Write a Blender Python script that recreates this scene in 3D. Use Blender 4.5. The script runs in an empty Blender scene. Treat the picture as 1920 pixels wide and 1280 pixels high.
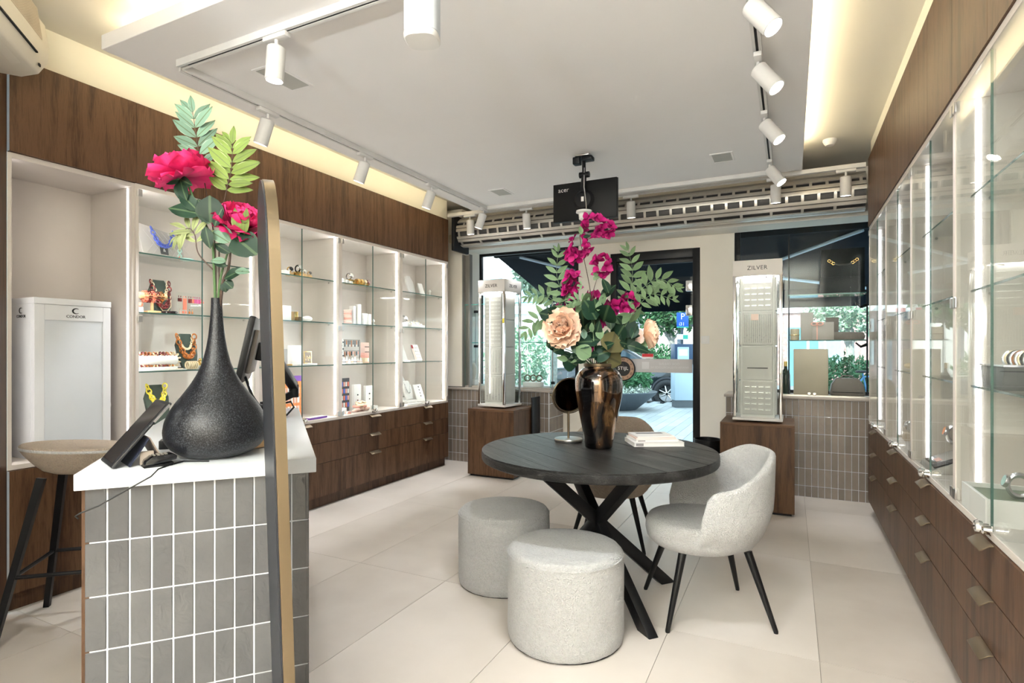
import bpy, bmesh, math, random
from mathutils import Vector, Matrix, Euler
random.seed(7)
PI = math.pi
C = bpy.context.scene.collection
sc = bpy.context.scene
V = Vector

# ---------------------------------------------------------------- camera, world, exposure
TH = math.atan(522 / 1060)
CT, ST = math.cos(TH), math.sin(TH)
cam = bpy.data.cameras.new('camera')
cam.sensor_width = 36
cam.lens = 1060 / 1920 * 36
cam.shift_y = 13 / 1920
cam.clip_start = 0.05
cam.clip_end = 200
camo = bpy.data.objects.new('camera', cam)
C.objects.link(camo)
camo.location = (0, 0, 1.28)
camo.rotation_euler = (PI / 2, 0, TH)
sc.camera = camo
sc.view_settings.view_transform = 'Standard'
sc.view_settings.look = 'None'
sc.view_settings.gamma = 1
sc.view_settings.use_curve_mapping = False
sc.view_settings.exposure = 1.07
sc.cycles.max_bounces = 8
sc.cycles.diffuse_bounces = 4
sc.cycles.glossy_bounces = 4
sc.cycles.transmission_bounces = 4
sc.cycles.transparent_max_bounces = 28
sc.cycles.caustics_reflective = False
sc.cycles.caustics_refractive = False
sc.cycles.sample_clamp_indirect = 6

world = bpy.data.worlds.new('sky')
sc.world = world
world.use_nodes = True
wn = world.node_tree
bg = wn.nodes['Background']
bg.inputs['Color'].default_value = (0.62, 0.85, 1.0, 1)
bg.inputs['Strength'].default_value = 2.2

def light(kind, name, loc, energy, color=(1, 1, 1), rot=None, aim=None, **k):
    d = bpy.data.lights.new(name, kind)
    d.energy = energy
    d.color = color
    for a, b in k.items():
        setattr(d, a, b)
    o = bpy.data.objects.new(name, d)
    C.objects.link(o)
    o.location = loc
    if aim is not None:
        o.rotation_euler = (V(aim) - V(loc)).to_track_quat('-Z', 'Y').to_euler()
    elif rot:
        o.rotation_euler = rot
    return o

light('SUN', 'sun', (0, 3, 20), 4.0, (1, 0.96, 0.9), aim=(3, 11, 14), angle=0.02)
# added, unseen fill panels behind the camera that brighten the foreground
for lx in (-1.6, -0.4):
    light('AREA', 'rear_fill_panel', (lx, -0.9, 2.69), 3, (0.72, 0.86, 1), rot=(0, 0, 0), shape='RECTANGLE', size=0.6, size_y=1.2)

for lx in (-1.3, -0.3):
    light('AREA', 'rear_ceiling_fill', (lx, -1.9, 1.75), 104, (0.86, 0.93, 1), rot=(PI, 0, 0), shape='DISK', size=0.35)  # added, unseen lamps turned upwards to brighten the ceiling

light('SPOT', 'rear_track_spot', (0.15, 0.35, 2.65), 10, (0.88, 0.94, 1), aim=(-0.85, 2.35, 0.2), spot_size=math.radians(48), spot_blend=0.35, shadow_soft_size=0.04)
light('SPOT', 'floor_fill_spot', (-0.62, 1.81, 2.55), 25, (0.93, 0.965, 1), aim=(-1.45, 2.75, 0.0), spot_size=math.radians(66), spot_blend=0.5, shadow_soft_size=0.04)  # this and the next: added lamps without fixtures, brightening floor and poufs
light('SPOT', 'floor_fill_spot', (-0.35, 1.81, 2.55), 20, (0.93, 0.965, 1), aim=(-0.65, 2.6, 0.0), spot_size=math.radians(60), spot_blend=0.4, shadow_soft_size=0.04)

# ---------------------------------------------------------------- helpers
def at(px, py, x=None, y=None, z=None):
    """the real point on a known plane seen at a place of the photograph"""
    a, b = (px - 960) / 1060, (653 - py) / 1060
    r = (a * CT - ST, CT + a * ST, b)
    t = (z - 1.28) / r[2] if z is not None else x / r[0] if x is not None else y / r[1]
    return V((r[0] * t, r[1] * t, 1.28 + r[2] * t))

def W(px, py, D):
    a, b = (px - 960) / 1060, (653 - py) / 1060
    return V(((a * CT - ST) * D, (CT + a * ST) * D, 1.28 + b * D))

class MB:
    def __init__(s):
        s.v, s.f = [], []
    def add(s, vs, fs, M=None):
        b = len(s.v)
        s.v += [tuple(M @ V(p)) if M else tuple(p) for p in vs]
        s.f += [tuple(i + b for i in f) for f in fs]
        return s
    def box(s, x0, y0, z0, x1, y1, z1, M=None):
        vs = [(x, y, z) for z in (z0, z1) for y in (y0, y1) for x in (x0, x1)]
        return s.add(vs, [(0, 2, 3, 1), (4, 5, 7, 6), (0, 1, 5, 4), (2, 6, 7, 3), (0, 4, 6, 2), (1, 3, 7, 5)], M)
    def tube(s, pts, r, n=8, cap=True, M=None, flat=1.0):
        pts = [V(p) for p in pts]
        rs = r if isinstance(r, (list, tuple)) else [r] * len(pts)
        vs, fs = [], []
        up = None
        for i, p in enumerate(pts):
            t = (pts[min(i + 1, len(pts) - 1)] - pts[max(i - 1, 0)]).normalized()
            if up is None:
                up = t.orthogonal().normalized()
            u = (up - t * up.dot(t))
            u = u.normalized() if u.length > 1e-6 else t.orthogonal().normalized()
            up = u
            w = t.cross(u)
            for k in range(n):
                a = 2 * PI * k / n
                vs.append(p + (u * math.cos(a) + w * math.sin(a) * flat) * rs[i])
        m = len(pts)
        for i in range(m - 1):
            for k in range(n):
                a, b = i * n + k, i * n + (k + 1) % n
                fs.append((a, b, b + n, a + n))
        if cap:
            fs.append(tuple(range(n))[::-1])
            fs.append(tuple((m - 1) * n + k for k in range(n)))
        return s.add(vs, fs, M)
    def cyl(s, p0, p1, r, n=16, r1=None, M=None):
        return s.tube([p0, p1], [r, r if r1 is None else r1], n, True, M)
    def lathe(s, prof, n=32, c=(0, 0, 0), M=None, caps=True, sx=1, sy=1):
        vs, fs = [], []
        for r, z in prof:
            for k in range(n):
                a = 2 * PI * k / n
                vs.append((c[0] + r * math.cos(a) * sx, c[1] + r * math.sin(a) * sy, c[2] + z))
        m = len(prof)
        for i in range(m - 1):
            for k in range(n):
                a, b = i * n + k, i * n + (k + 1) % n
                fs.append((a, b, b + n, a + n))
        if caps:
            fs.append(tuple(range(n))[::-1])
            fs.append(tuple((m - 1) * n + k for k in range(n)))
        return s.add(vs, fs, M)
    def prism(s, poly, a, b, axis='z', M=None):
        def P(p, t):
            return {'z': (p[0], p[1], t), 'y': (p[0], t, p[1]), 'x': (t, p[0], p[1])}[axis]
        n = len(poly)
        vs = [P(p, a) for p in poly] + [P(p, b) for p in poly]
        fs = [tuple(range(n))[::-1], tuple(range(n, 2 * n))] + [(i, (i + 1) % n, (i + 1) % n + n, i + n) for i in range(n)]
        return s.add(vs, fs, M)
    def grid(s, nu, nv, fn, close_u=False, M=None):
        vs = [fn(i / (nu if close_u else nu - 1), j / (nv - 1)) for i in range(nu) for j in range(nv)]
        fs = []
        for i in range(nu if close_u else nu - 1):
            for j in range(nv - 1):
                a, b = i * nv + j, ((i + 1) % nu) * nv + j
                fs.append((a, b, b + 1, a + 1))
        return s.add(vs, fs, M)
    def ball(s, c, r, n=12, m=8, sz=1.0, M=None):
        prof = [(max(1e-4, r * math.sin(PI * i / m)), -r * sz * math.cos(PI * i / m)) for i in range(m + 1)]
        return s.lathe(prof, n, c, M)
    def torus(s, c, R, r, n=20, m=8, M=None, a0=0, a1=2 * PI):
        full = abs(a1 - a0 - 2 * PI) < 1e-6
        pts = []
        vs, fs = [], []
        N = n if full else n + 1
        for i in range(N):
            a = a0 + (a1 - a0) * i / n
            for k in range(m):
                b = 2 * PI * k / m
                q = R + r * math.cos(b)
                vs.append((c[0] + q * math.cos(a), c[1] + q * math.sin(a), c[2] + r * math.sin(b)))
        for i in range(n):
            for k in range(m):
                a, b = i * m + k, i * m + (k + 1) % m
                c2, d = ((i + 1) % N) * m + k, ((i + 1) % N) * m + (k + 1) % m
                fs.append((a, c2, d, b))
        return s.add(vs, fs, M)
    def mesh(s, name, bevel=0, seg=2, smooth=True, ang=35):
        me = bpy.data.meshes.new(name)
        me.from_pydata(s.v, [], s.f)
        bm = bmesh.new()
        bm.from_mesh(me)
        bmesh.ops.recalc_face_normals(bm, faces=bm.faces)
        if bevel:
            ed = [e for e in bm.edges if len(e.link_faces) == 2 and e.calc_face_angle(0) > 0.6]
            bmesh.ops.bevel(bm, geom=ed, offset=bevel, segments=seg, profile=0.5, affect='EDGES', clamp_overlap=True)
        bm.to_mesh(me)
        bm.free()
        if smooth:
            me.shade_smooth()
            me.set_sharp_from_angle(angle=math.radians(ang))
        return me
    def build(s, name, mat, parent=None, bevel=0, seg=2, smooth=True, ang=35, loc=(0, 0, 0), rot=(0, 0, 0), M=None):
        return link(name, s.mesh(name, bevel, seg, smooth, ang), mat, parent, loc, rot, M)

def link(name, me, mat, parent=None, loc=(0, 0, 0), rot=(0, 0, 0), M=None):
    o = bpy.data.objects.new(name, me)
    if mat and (not me.materials):
        me.materials.append(mat)
    C.objects.link(o)
    if parent:
        o.parent = parent
    if M is not None:
        o.matrix_local = M
    else:
        o.location = loc
        o.rotation_euler = rot
    return o

def tag(o, label, cat, group=None):
    o['label'] = label
    o['category'] = cat
    if group:
        o['group'] = group
    return o

def thing(name, label, cat, loc=(0, 0, 0), rz=0, group=None, rot=None):
    o = bpy.data.objects.new(name, None)
    o.empty_display_size = 0.05
    C.objects.link(o)
    o.location = loc
    o.rotation_euler = rot if rot else (0, 0, rz)
    return tag(o, label, cat, group)

def struct(name, mb, mat, **k):
    o = mb.build(name, mat, **k)
    o['kind'] = 'structure'
    return o

def stuff(o):
    o['kind'] = 'stuff'
    return o

KIDS = {}
def dup(root, loc, rz=None, label=None, rot=None):
    bpy.context.view_layer.update() if False else None
    def cp(o, par):
        c = o.copy()
        C.objects.link(c)
        if par:
            c.parent = par
        for ch in list(o.children):
            cp(ch, c)
        return c
    r = cp(root, None)
    r.location = loc
    if rz is not None:
        r.rotation_euler = (0, 0, rz)
    if rot is not None:
        r.rotation_euler = rot
    if label:
        r['label'] = label
    return r

def text_mesh(s, size, extrude=0.0006, align='CENTER', space=1.0):
    cu = bpy.data.curves.new('lettering', 'FONT')
    cu.body = s
    cu.size = size
    cu.extrude = extrude
    cu.align_x = align
    cu.align_y = 'CENTER'
    cu.space_character = space
    cu.resolution_u = 2
    o = bpy.data.objects.new('lettering', cu)
    C.objects.link(o)
    dg = bpy.context.evaluated_depsgraph_get()
    me = bpy.data.meshes.new_from_object(o.evaluated_get(dg))
    bpy.data.objects.remove(o)
    me.materials.clear()
    return me

# ---------------------------------------------------------------- materials
def new_mat(name):
    m = bpy.data.materials.new(name)
    m.use_nodes = True
    nt = m.node_tree
    return m, nt, nt.nodes['Principled BSDF']

def N(nt, t, **k):
    n = nt.nodes.new(t)
    for a, b in k.items():
        if a.startswith('i_'):
            n.inputs[a[2:].replace('_', ' ')].default_value = b
        else:
            setattr(n, a, b)
    return n

def ramp(nt, pts):
    r = nt.nodes.new('ShaderNodeValToRGB')
    e = r.color_ramp.elements
    while len(e) < len(pts):
        e.new(0.5)
    for i, (p, c) in enumerate(pts):
        e[i].position = p
        e[i].color = (*c, 1)
    return r

def plain(name, col, rough=0.5, metal=0.0, bump=0, bscale=60, vary=0.06, vscale=6, spec=0.5, coat=0, emit=None, estr=0):
    """procedural principled material: slight tonal noise, optional bump"""
    m, nt, b = new_mat(name)
    L = nt.links
    tc = N(nt, 'ShaderNodeTexCoord')
    no = N(nt, 'ShaderNodeTexNoise', i_Scale=vscale, i_Detail=4.0)
    L.new(tc.outputs['Object'], no.inputs['Vector'])
    lo = tuple(max(0, c * (1 - vary)) for c in col)
    hi = tuple(min(1, c * (1 + vary)) for c in col)
    r = ramp(nt, [(0.3, lo), (0.7, hi)])
    L.new(no.outputs['Fac'], r.inputs['Fac'])
    L.new(r.outputs['Color'], b.inputs['Base Color'])
    b.inputs['Roughness'].default_value = rough
    b.inputs['Metallic'].default_value = metal
    b.inputs['Specular IOR Level'].default_value = spec
    b.inputs['Coat Weight'].default_value = coat
    if bump:
        n2 = N(nt, 'ShaderNodeTexNoise', i_Scale=bscale, i_Detail=3.0)
        L.new(tc.outputs['Object'], n2.inputs['Vector'])
        bp = N(nt, 'ShaderNodeBump', i_Strength=bump, i_Distance=0.01)
        L.new(n2.outputs['Fac'], bp.inputs['Height'])
        L.new(bp.outputs['Normal'], b.inputs['Normal'])
    if emit:
        b.inputs['Emission Color'].default_value = (*emit, 1)
        b.inputs['Emission Strength'].default_value = estr
    return m

def wood(name, cols, axis=2, stretch=14, scale=3.0, rough=0.42, rnd=True, bump=0.08):
    m, nt, b = new_mat(name)
    L = nt.links
    tc = N(nt, 'ShaderNodeTexCoord')
    oi = N(nt, 'ShaderNodeObjectInfo')
    mp = N(nt, 'ShaderNodeMapping')
    s = [stretch] * 3
    s[axis] = 1.0
    mp.inputs['Scale'].default_value = s
    L.new(tc.outputs['Object'], mp.inputs['Vector'])
    ad = N(nt, 'ShaderNodeVectorMath', operation='ADD')
    L.new(mp.outputs['Vector'], ad.inputs[0])
    mu = N(nt, 'ShaderNodeVectorMath', operation='MULTIPLY')
    mu.inputs[1].default_value = (37, 53, 29) if rnd else (0, 0, 0)
    cb = N(nt, 'ShaderNodeCombineXYZ')
    for i in range(3):
        L.new(oi.outputs['Random'], cb.inputs[i])
    L.new(cb.outputs[0], mu.inputs[0])
    L.new(mu.outputs[0], ad.inputs[1])
    n1 = N(nt, 'ShaderNodeTexNoise', i_Scale=scale * 0.4, i_Detail=8.0, i_Roughness=0.62, i_Distortion=0.6)
    n2 = N(nt, 'ShaderNodeTexNoise', i_Scale=scale * 3.2, i_Detail=4.0, i_Roughness=0.7)
    L.new(ad.outputs[0], n1.inputs['Vector'])
    L.new(ad.outputs[0], n2.inputs['Vector'])
    mx = N(nt, 'ShaderNodeMix', data_type='FLOAT')
    mx.inputs[0].default_value = 0.35
    L.new(n1.outputs['Fac'], mx.inputs[2])
    L.new(n2.outputs['Fac'], mx.inputs[3])
    k = len(cols)
    r = ramp(nt, [(0.33 + 0.34 * i / (k - 1), c) for i, c in enumerate(cols)])
    L.new(mx.outputs[0], r.inputs['Fac'])
    L.new(r.outputs['Color'], b.inputs['Base Color'])
    b.inputs['Roughness'].default_value = rough
    b.inputs['Specular IOR Level'].default_value = 0.28
    bp = N(nt, 'ShaderNodeBump', i_Strength=bump, i_Distance=0.004)
    L.new(n2.outputs['Fac'], bp.inputs['Height'])
    L.new(bp.outputs['Normal'], b.inputs['Normal'])
    return m

def glass_mat(name, tint=(0.93, 0.97, 0.96), ior=1.45, haze=0.0):
    m = bpy.data.materials.new(name)
    m.use_nodes = True
    nt = m.node_tree
    nt.nodes.clear()
    out = N(nt, 'ShaderNodeOutputMaterial')
    tr = N(nt, 'ShaderNodeBsdfTransparent')
    tr.inputs['Color'].default_value = (*tint, 1)
    gl = N(nt, 'ShaderNodeBsdfGlossy')
    gl.inputs['Roughness'].default_value = 0.0
    lw = N(nt, 'ShaderNodeLayerWeight', i_Blend=0.5)
    pw = N(nt, 'ShaderNodeMath', operation='POWER')
    pw.inputs[1].default_value = 4.0
    nt.links.new(lw.outputs['Facing'], pw.inputs[0])
    fr = N(nt, 'ShaderNodeMath', operation='MULTIPLY_ADD', use_clamp=True)
    fr.inputs[1].default_value = 0.5
    fr.inputs[2].default_value = ((ior - 1) / (ior + 1)) ** 2
    nt.links.new(pw.outputs[0], fr.inputs[0])
    mx = N(nt, 'ShaderNodeMixShader')
    nt.links.new(fr.outputs[0], mx.inputs[0])
    nt.links.new(tr.outputs[0], mx.inputs[1])
    nt.links.new(gl.outputs[0], mx.inputs[2])
    nt.links.new(mx.outputs[0], out.inputs['Surface'])
    return m

def emit_mat(name, col, s):
    m = bpy.data.materials.new(name)
    m.use_nodes = True
    nt = m.node_tree
    nt.nodes.clear()
    out = N(nt, 'ShaderNodeOutputMaterial')
    e = N(nt, 'ShaderNodeEmission', i_Strength=s)
    e.inputs['Color'].default_value = (*col, 1)
    nt.links.new(e.outputs[0], out.inputs['Surface'])
    return m

def boucle(name, col):
    m, nt, b = new_mat(name)
    L = nt.links
    tc = N(nt, 'ShaderNodeTexCoord')
    no = N(nt, 'ShaderNodeTexNoise', i_Scale=95.0, i_Detail=2.5, i_Distortion=1.6)
    n3 = N(nt, 'ShaderNodeTexNoise', i_Scale=9.0, i_Detail=3.0)
    L.new(tc.outputs['Object'], no.inputs['Vector'])
    L.new(tc.outputs['Object'], n3.inputs['Vector'])
    r = ramp(nt, [(0.3, tuple(c * 0.92 for c in col)), (0.62, tuple(min(1, c * 1.06) for c in col))])
    L.new(no.outputs['Fac'], r.inputs['Fac'])
    L.new(r.outputs['Color'], b.inputs['Base Color'])
    b.inputs['Roughness'].default_value = 0.95
    b.inputs['Specular IOR Level'].default_value = 0.15
    b.inputs['Sheen Weight'].default_value = 0.25
    ad = N(nt, 'ShaderNodeMath', operation='ADD')
    L.new(no.outputs['Fac'], ad.inputs[0])
    L.new(n3.outputs['Fac'], ad.inputs[1])
    bp = N(nt, 'ShaderNodeBump', i_Strength=1.0, i_Distance=0.02)
    L.new(ad.outputs[0], bp.inputs['Height'])
    L.new(bp.outputs['Normal'], b.inputs['Normal'])
    return m

def leaf_mat(name, col, edge, vein, rough=0.55):
    """leaf blade: pale rim, dark midrib (Generated x runs across, y along)"""
    m, nt, b = new_mat(name)
    L = nt.links
    tc = N(nt, 'ShaderNodeTexCoord')
    sp = N(nt, 'ShaderNodeSeparateXYZ')
    L.new(tc.outputs['Generated'], sp.inputs[0])
    s1 = N(nt, 'ShaderNodeMath', operation='SUBTRACT')
    s1.inputs[1].default_value = 0.5
    L.new(sp.outputs[0], s1.inputs[0])
    ab = N(nt, 'ShaderNodeMath', operation='ABSOLUTE')
    L.new(s1.outputs[0], ab.inputs[0])
    r = ramp(nt, [(0.0, vein), (0.035, vein), (0.06, col), (0.40, col), (0.5, edge)])
    L.new(ab.outputs[0], r.inputs['Fac'])
    oi = N(nt, 'ShaderNodeObjectInfo')
    hs = N(nt, 'ShaderNodeHueSaturation')
    mr = N(nt, 'ShaderNodeMapRange')
    mr.inputs[3].default_value = 0.75
    mr.inputs[4].default_value = 1.2
    L.new(oi.outputs['Random'], mr.inputs[0])
    L.new(mr.outputs[0], hs.inputs['Value'])
    L.new(r.outputs['Color'], hs.inputs['Color'])
    L.new(hs.outputs['Color'], b.inputs['Base Color'])
    b.inputs['Roughness'].default_value = rough
    b.inputs['Specular IOR Level'].default_value = 0.22
    return m

def tile_mat(name, cols, rough, bump, bscale):
    m, nt, b = new_mat(name)
    L = nt.links
    oi = N(nt, 'ShaderNodeObjectInfo')
    tc = N(nt, 'ShaderNodeTexCoord')
    geo = N(nt, 'ShaderNodeNewGeometry')
    no = N(nt, 'ShaderNodeTexNoise', i_Scale=bscale, i_Detail=5.0)
    L.new(geo.outputs['Position'], no.inputs['Vector'])
    ad = N(nt, 'ShaderNodeMath', operation='MULTIPLY_ADD')
    ad.inputs[1].default_value = 0.6
    L.new(no.outputs['Fac'], ad.inputs[0])
    m2 = N(nt, 'ShaderNodeMath', operation='MULTIPLY')
    m2.inputs[1].default_value = 0.4
    L.new(oi.outputs['Random'], m2.inputs[0])
    L.new(m2.outputs[0], ad.inputs[2])
    k = len(cols)
    r = ramp(nt, [(0.2 + 0.6 * i / (k - 1), c) for i, c in enumerate(cols)])
    L.new(ad.outputs[0], r.inputs['Fac'])
    L.new(r.outputs['Color'], b.inputs['Base Color'])
    b.inputs['Roughness'].default_value = rough
    if bump:
        n2 = N(nt, 'ShaderNodeTexNoise', i_Scale=bscale * 4, i_Detail=2.0, i_Distortion=1.0)
        L.new(geo.outputs['Position'], n2.inputs['Vector'])
        bp = N(nt, 'ShaderNodeBump', i_Strength=bump, i_Distance=0.01)
        L.new(n2.outputs['Fac'], bp.inputs['Height'])
        L.new(bp.outputs['Normal'], b.inputs['Normal'])
    return m

WAL = [(0.034, 0.016, 0.008), (0.074, 0.036, 0.018), (0.130, 0.068, 0.036), (0.082, 0.041, 0.021)]
M_WOOD = wood('walnut', WAL)
M_WOOD2 = wood('walnut_dark', [tuple(c * 0.75 for c in w) for w in WAL])
M_TABLE = wood('black_oak', [(0.004, 0.004, 0.004), (0.016, 0.0155, 0.015), (0.075, 0.072, 0.07)], axis=0, stretch=12, scale=5, rough=0.34, bump=1.0)
M_LIN = plain('greige_laminate', (0.66, 0.60, 0.55), 0.5, vary=0.02)
M_WHITE = plain('white_lacquer', (0.82, 0.80, 0.77), 0.4, vary=0.02)
M_WALL = plain('white_wall', (0.82, 0.77, 0.68), 0.85, vary=0.03, vscale=2)
M_CREAM = plain('cream_wall', (0.84, 0.80, 0.68), 0.85, vary=0.02, vscale=2)
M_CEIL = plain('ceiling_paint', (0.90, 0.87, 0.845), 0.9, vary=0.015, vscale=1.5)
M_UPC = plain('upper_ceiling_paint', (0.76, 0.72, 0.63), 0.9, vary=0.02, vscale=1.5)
M_TRACK = plain('track_white', (0.72, 0.70, 0.67), 0.5)
M_BLACK = plain('black_metal', (0.008, 0.008, 0.009), 0.42, spec=0.3)
M_BLACKP = plain('black_plastic', (0.010, 0.010, 0.011), 0.4, spec=0.25)
M_DARK = plain('dark_gap', (0.01, 0.01, 0.01), 0.8)
M_BRASS = plain('brushed_brass', (0.21, 0.165, 0.11), 0.30, 1.0)
M_PULL = plain('bronze_pull', (0.22, 0.17, 0.115), 0.42, 0.85)
M_GOLD = plain('gold', (0.85, 0.58, 0.22), 0.25, 1.0)
M_CHROME = plain('chrome', (0.86, 0.86, 0.86), 0.07, 1.0)
M_STEEL = plain('brushed_steel', (0.62, 0.60, 0.57), 0.3, 1.0)
M_GLASS = glass_mat('clear_glass', (0.97, 0.99, 0.985), 1.24)
M_GLASSD = glass_mat('door_glass', (0.97, 0.99, 0.985), 1.24)
M_GLASSW = glass_mat('window_glass', (0.97, 0.99, 0.985), 1.17)
M_GEDGE = plain('green_glass_edge', (0.06, 0.13, 0.11), 0.12, vary=0.1)
M_GEDGEL = plain('teal_glass_edge', (0.10, 0.42, 0.36), 0.1, vary=0.1)
M_BOUC = boucle('white_boucle', (0.76, 0.755, 0.75))
M_BEIGE = boucle('beige_boucle', (0.62, 0.50, 0.39))
M_FLOOR = tile_mat('beige_stone', [(0.57, 0.505, 0.45), (0.70, 0.635, 0.575), (0.79, 0.725, 0.67)], 0.42, 0.03, 2.4)
M_GROUT = plain('floor_grout', (0.34, 0.29, 0.245), 0.9)
M_TILE = tile_mat('taupe_glaze', [(0.185, 0.155, 0.13), (0.235, 0.195, 0.165), (0.285, 0.24, 0.205)], 0.16, 0.22, 7)
M_TGROUT = plain('white_grout', (0.62, 0.64, 0.68), 0.9)
M_LED = emit_mat('led_white', (1.0, 0.95, 0.92), 27)
M_LEDR = emit_mat('led_white_dim', (1.0, 0.97, 0.96), 4.5)
M_COVE = emit_mat('led_cove', (1.0, 0.86, 0.58), 19)
M_SPOT = emit_mat('spot_lens', (1.0, 0.95, 0.88), 12)
def petal_mat(name, col, dark):
    """petal: darker towards its base (Generated y), each petal a little different"""
    m, nt, b = new_mat(name)
    L = nt.links
    tc = N(nt, 'ShaderNodeTexCoord')
    sp = N(nt, 'ShaderNodeSeparateXYZ')
    L.new(tc.outputs['Generated'], sp.inputs[0])
    no = N(nt, 'ShaderNodeTexNoise', i_Scale=5.0, i_Detail=3.0)
    L.new(tc.outputs['Generated'], no.inputs['Vector'])
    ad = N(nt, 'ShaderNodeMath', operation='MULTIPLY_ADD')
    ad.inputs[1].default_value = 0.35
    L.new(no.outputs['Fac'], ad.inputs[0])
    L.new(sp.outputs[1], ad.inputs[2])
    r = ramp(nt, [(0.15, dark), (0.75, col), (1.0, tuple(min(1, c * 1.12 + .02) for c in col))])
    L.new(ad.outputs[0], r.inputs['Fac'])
    oi = N(nt, 'ShaderNodeObjectInfo')
    mr = N(nt, 'ShaderNodeMapRange')
    mr.inputs[3].default_value = 0.7
    mr.inputs[4].default_value = 1.12
    L.new(oi.outputs['Random'], mr.inputs[0])
    hs = N(nt, 'ShaderNodeHueSaturation')
    L.new(mr.outputs[0], hs.inputs['Value'])
    L.new(r.outputs['Color'], hs.inputs['Color'])
    L.new(hs.outputs['Color'], b.inputs['Base Color'])
    b.inputs['Roughness'].default_value = 0.6
    b.inputs['Specular IOR Level'].default_value = 0.2
    return m
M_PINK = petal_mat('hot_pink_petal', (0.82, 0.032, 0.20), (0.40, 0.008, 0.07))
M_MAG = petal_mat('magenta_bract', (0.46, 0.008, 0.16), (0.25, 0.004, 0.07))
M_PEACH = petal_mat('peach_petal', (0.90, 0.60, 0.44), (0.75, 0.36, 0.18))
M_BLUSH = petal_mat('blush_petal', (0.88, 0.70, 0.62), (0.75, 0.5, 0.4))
M_STEM = plain('green_stem', (0.07, 0.14, 0.05), 0.6)
M_TWIG = plain('brown_twig', (0.06, 0.035, 0.025), 0.7)
M_LF1 = leaf_mat('leaf_sage', (0.14, 0.235, 0.17), (0.32, 0.42, 0.32), (0.09, 0.13, 0.07))
M_LF2 = leaf_mat('leaf_lime', (0.16, 0.23, 0.05), (0.40, 0.46, 0.24), (0.12, 0.16, 0.05))
M_LF3 = leaf_mat('leaf_dark', (0.010, 0.032, 0.018), (0.025, 0.055, 0.03), (0.06, 0.10, 0.05), 0.45)
M_LF4 = leaf_mat('leaf_grey', (0.135, 0.215, 0.11), (0.28, 0.37, 0.23), (0.12, 0.19, 0.10))
M_LF5 = leaf_mat('leaf_pale', (0.24, 0.28, 0.12), (0.44, 0.47, 0.30), (0.13, 0.15, 0.07))
M_LF6 = leaf_mat('leaf_olive', (0.075, 0.068, 0.026), (0.14, 0.12, 0.05), (0.05, 0.045, 0.02))
M_SCREEN = plain('screen_grey', (0.30, 0.24, 0.22), 0.2)
M_INK = plain('black_ink', (0.008, 0.008, 0.008), 0.5)
M_PAPER = plain('white_card', (0.84, 0.82, 0.79), 0.6, vary=0.02)
M_BUST = plain('dark_green_velvet', (0.055, 0.075, 0.06), 0.85)
M_WBUST = plain('white_leather', (0.85, 0.83, 0.80), 0.6, vary=0.02)
M_AMBER = plain('amber_resin', (0.45, 0.14, 0.03), 0.2, vary=0.8, vscale=60)
M_TORT = plain('tortoise_resin', (0.20, 0.03, 0.03), 0.2, vary=0.8, vscale=50)
M_CREAMG = plain('cream_gold', (0.85, 0.70, 0.48), 0.3, 0.4)
M_BLUE = plain('blue_resin', (0.10, 0.15, 0.62), 0.3)
M_YEL = plain('yellow_resin', (0.80, 0.66, 0.05), 0.3)
M_MINT = plain('mint_resin', (0.45, 0.70, 0.64), 0.3)
M_CORAL = plain('coral_resin', (0.85, 0.22, 0.14), 0.4)
M_FUCH = plain('fuchsia_resin', (0.72, 0.08, 0.32), 0.3)
M_LWOOD = plain('light_wood', (0.80, 0.53, 0.27), 0.5)
M_PURP = plain('purple_print', (0.20, 0.07, 0.42), 0.5)
M_ORAN = plain('orange_print', (0.80, 0.25, 0.06), 0.5, vary=0.3, vscale=30)
M_ROSE = plain('rose_box', (0.85, 0.42, 0.34), 0.5)
M_PINKL = plain('pale_pink', (0.86, 0.60, 0.52), 0.6)
M_SILV = plain('silver', (0.72, 0.72, 0.74), 0.25, 0.9)
M_TAUPE = plain('taupe_card', (0.50, 0.42, 0.32), 0.7)
M_LEATH = plain('taupe_leather', (0.17, 0.14, 0.12), 0.5, bump=0.1)
M_BLEATH = plain('black_leather', (0.010, 0.014, 0.013), 0.42, bump=0.1)

# ================================================================ the setting
XL, XR = -3.387, 0.565
floor = struct('floor', MB().box(-4.0, -2.6, -0.12, 1.1, 5.95, -0.004), M_GROUT, smooth=False)
ft = {}
for i in range(8):
    x0 = -4.118 + 0.6035 * i
    for k in range(-3, 3):
        y0 = 2.63 + 1.22 * k
        x1, y1 = min(x0 + 0.6035, 1.1), min(y0 + 1.22, 5.95)
        key = (round(x1 - x0, 3), round(y1 - y0, 3))
        if key not in ft:
            ft[key] = MB().box(0.0012, 0.0012, -0.01, key[0] - 0.0012, key[1] - 0.0012, 0).mesh('floor_tile', smooth=False)
        link('floor_tile', ft[key], M_FLOOR, floor, (x0, y0, 0))
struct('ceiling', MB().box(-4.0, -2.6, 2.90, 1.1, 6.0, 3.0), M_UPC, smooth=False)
struct('wall_left', MB().box(-4.0, 1.2, 0, -3.83, 5.95, 2.90), M_WALL, smooth=False)
struct('trim_1', MB().box(-3.83, 1.37, 2.69, XL, 5.26, 2.90), M_CREAM, smooth=False)
struct('wall_right', MB().box(1.0, -2.6, 0, 1.1, 5.95, 2.90), M_WALL, smooth=False)
struct('trim_2', MB().box(XR, 0.08, 2.765, 1.0, 5.215, 2.90), M_CREAM, smooth=False)
struct('wall_right_rear', MB().box(XR, -2.6, 0, 1.0, 0.06, 2.90), M_WALL, smooth=False)
DX, DY = 0.747, -0.664           # run of the diagonal wall, towards the camera
NX, NY = 0.664, 0.747            # its outward normal
p0 = V((-3.392, 1.352))
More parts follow.
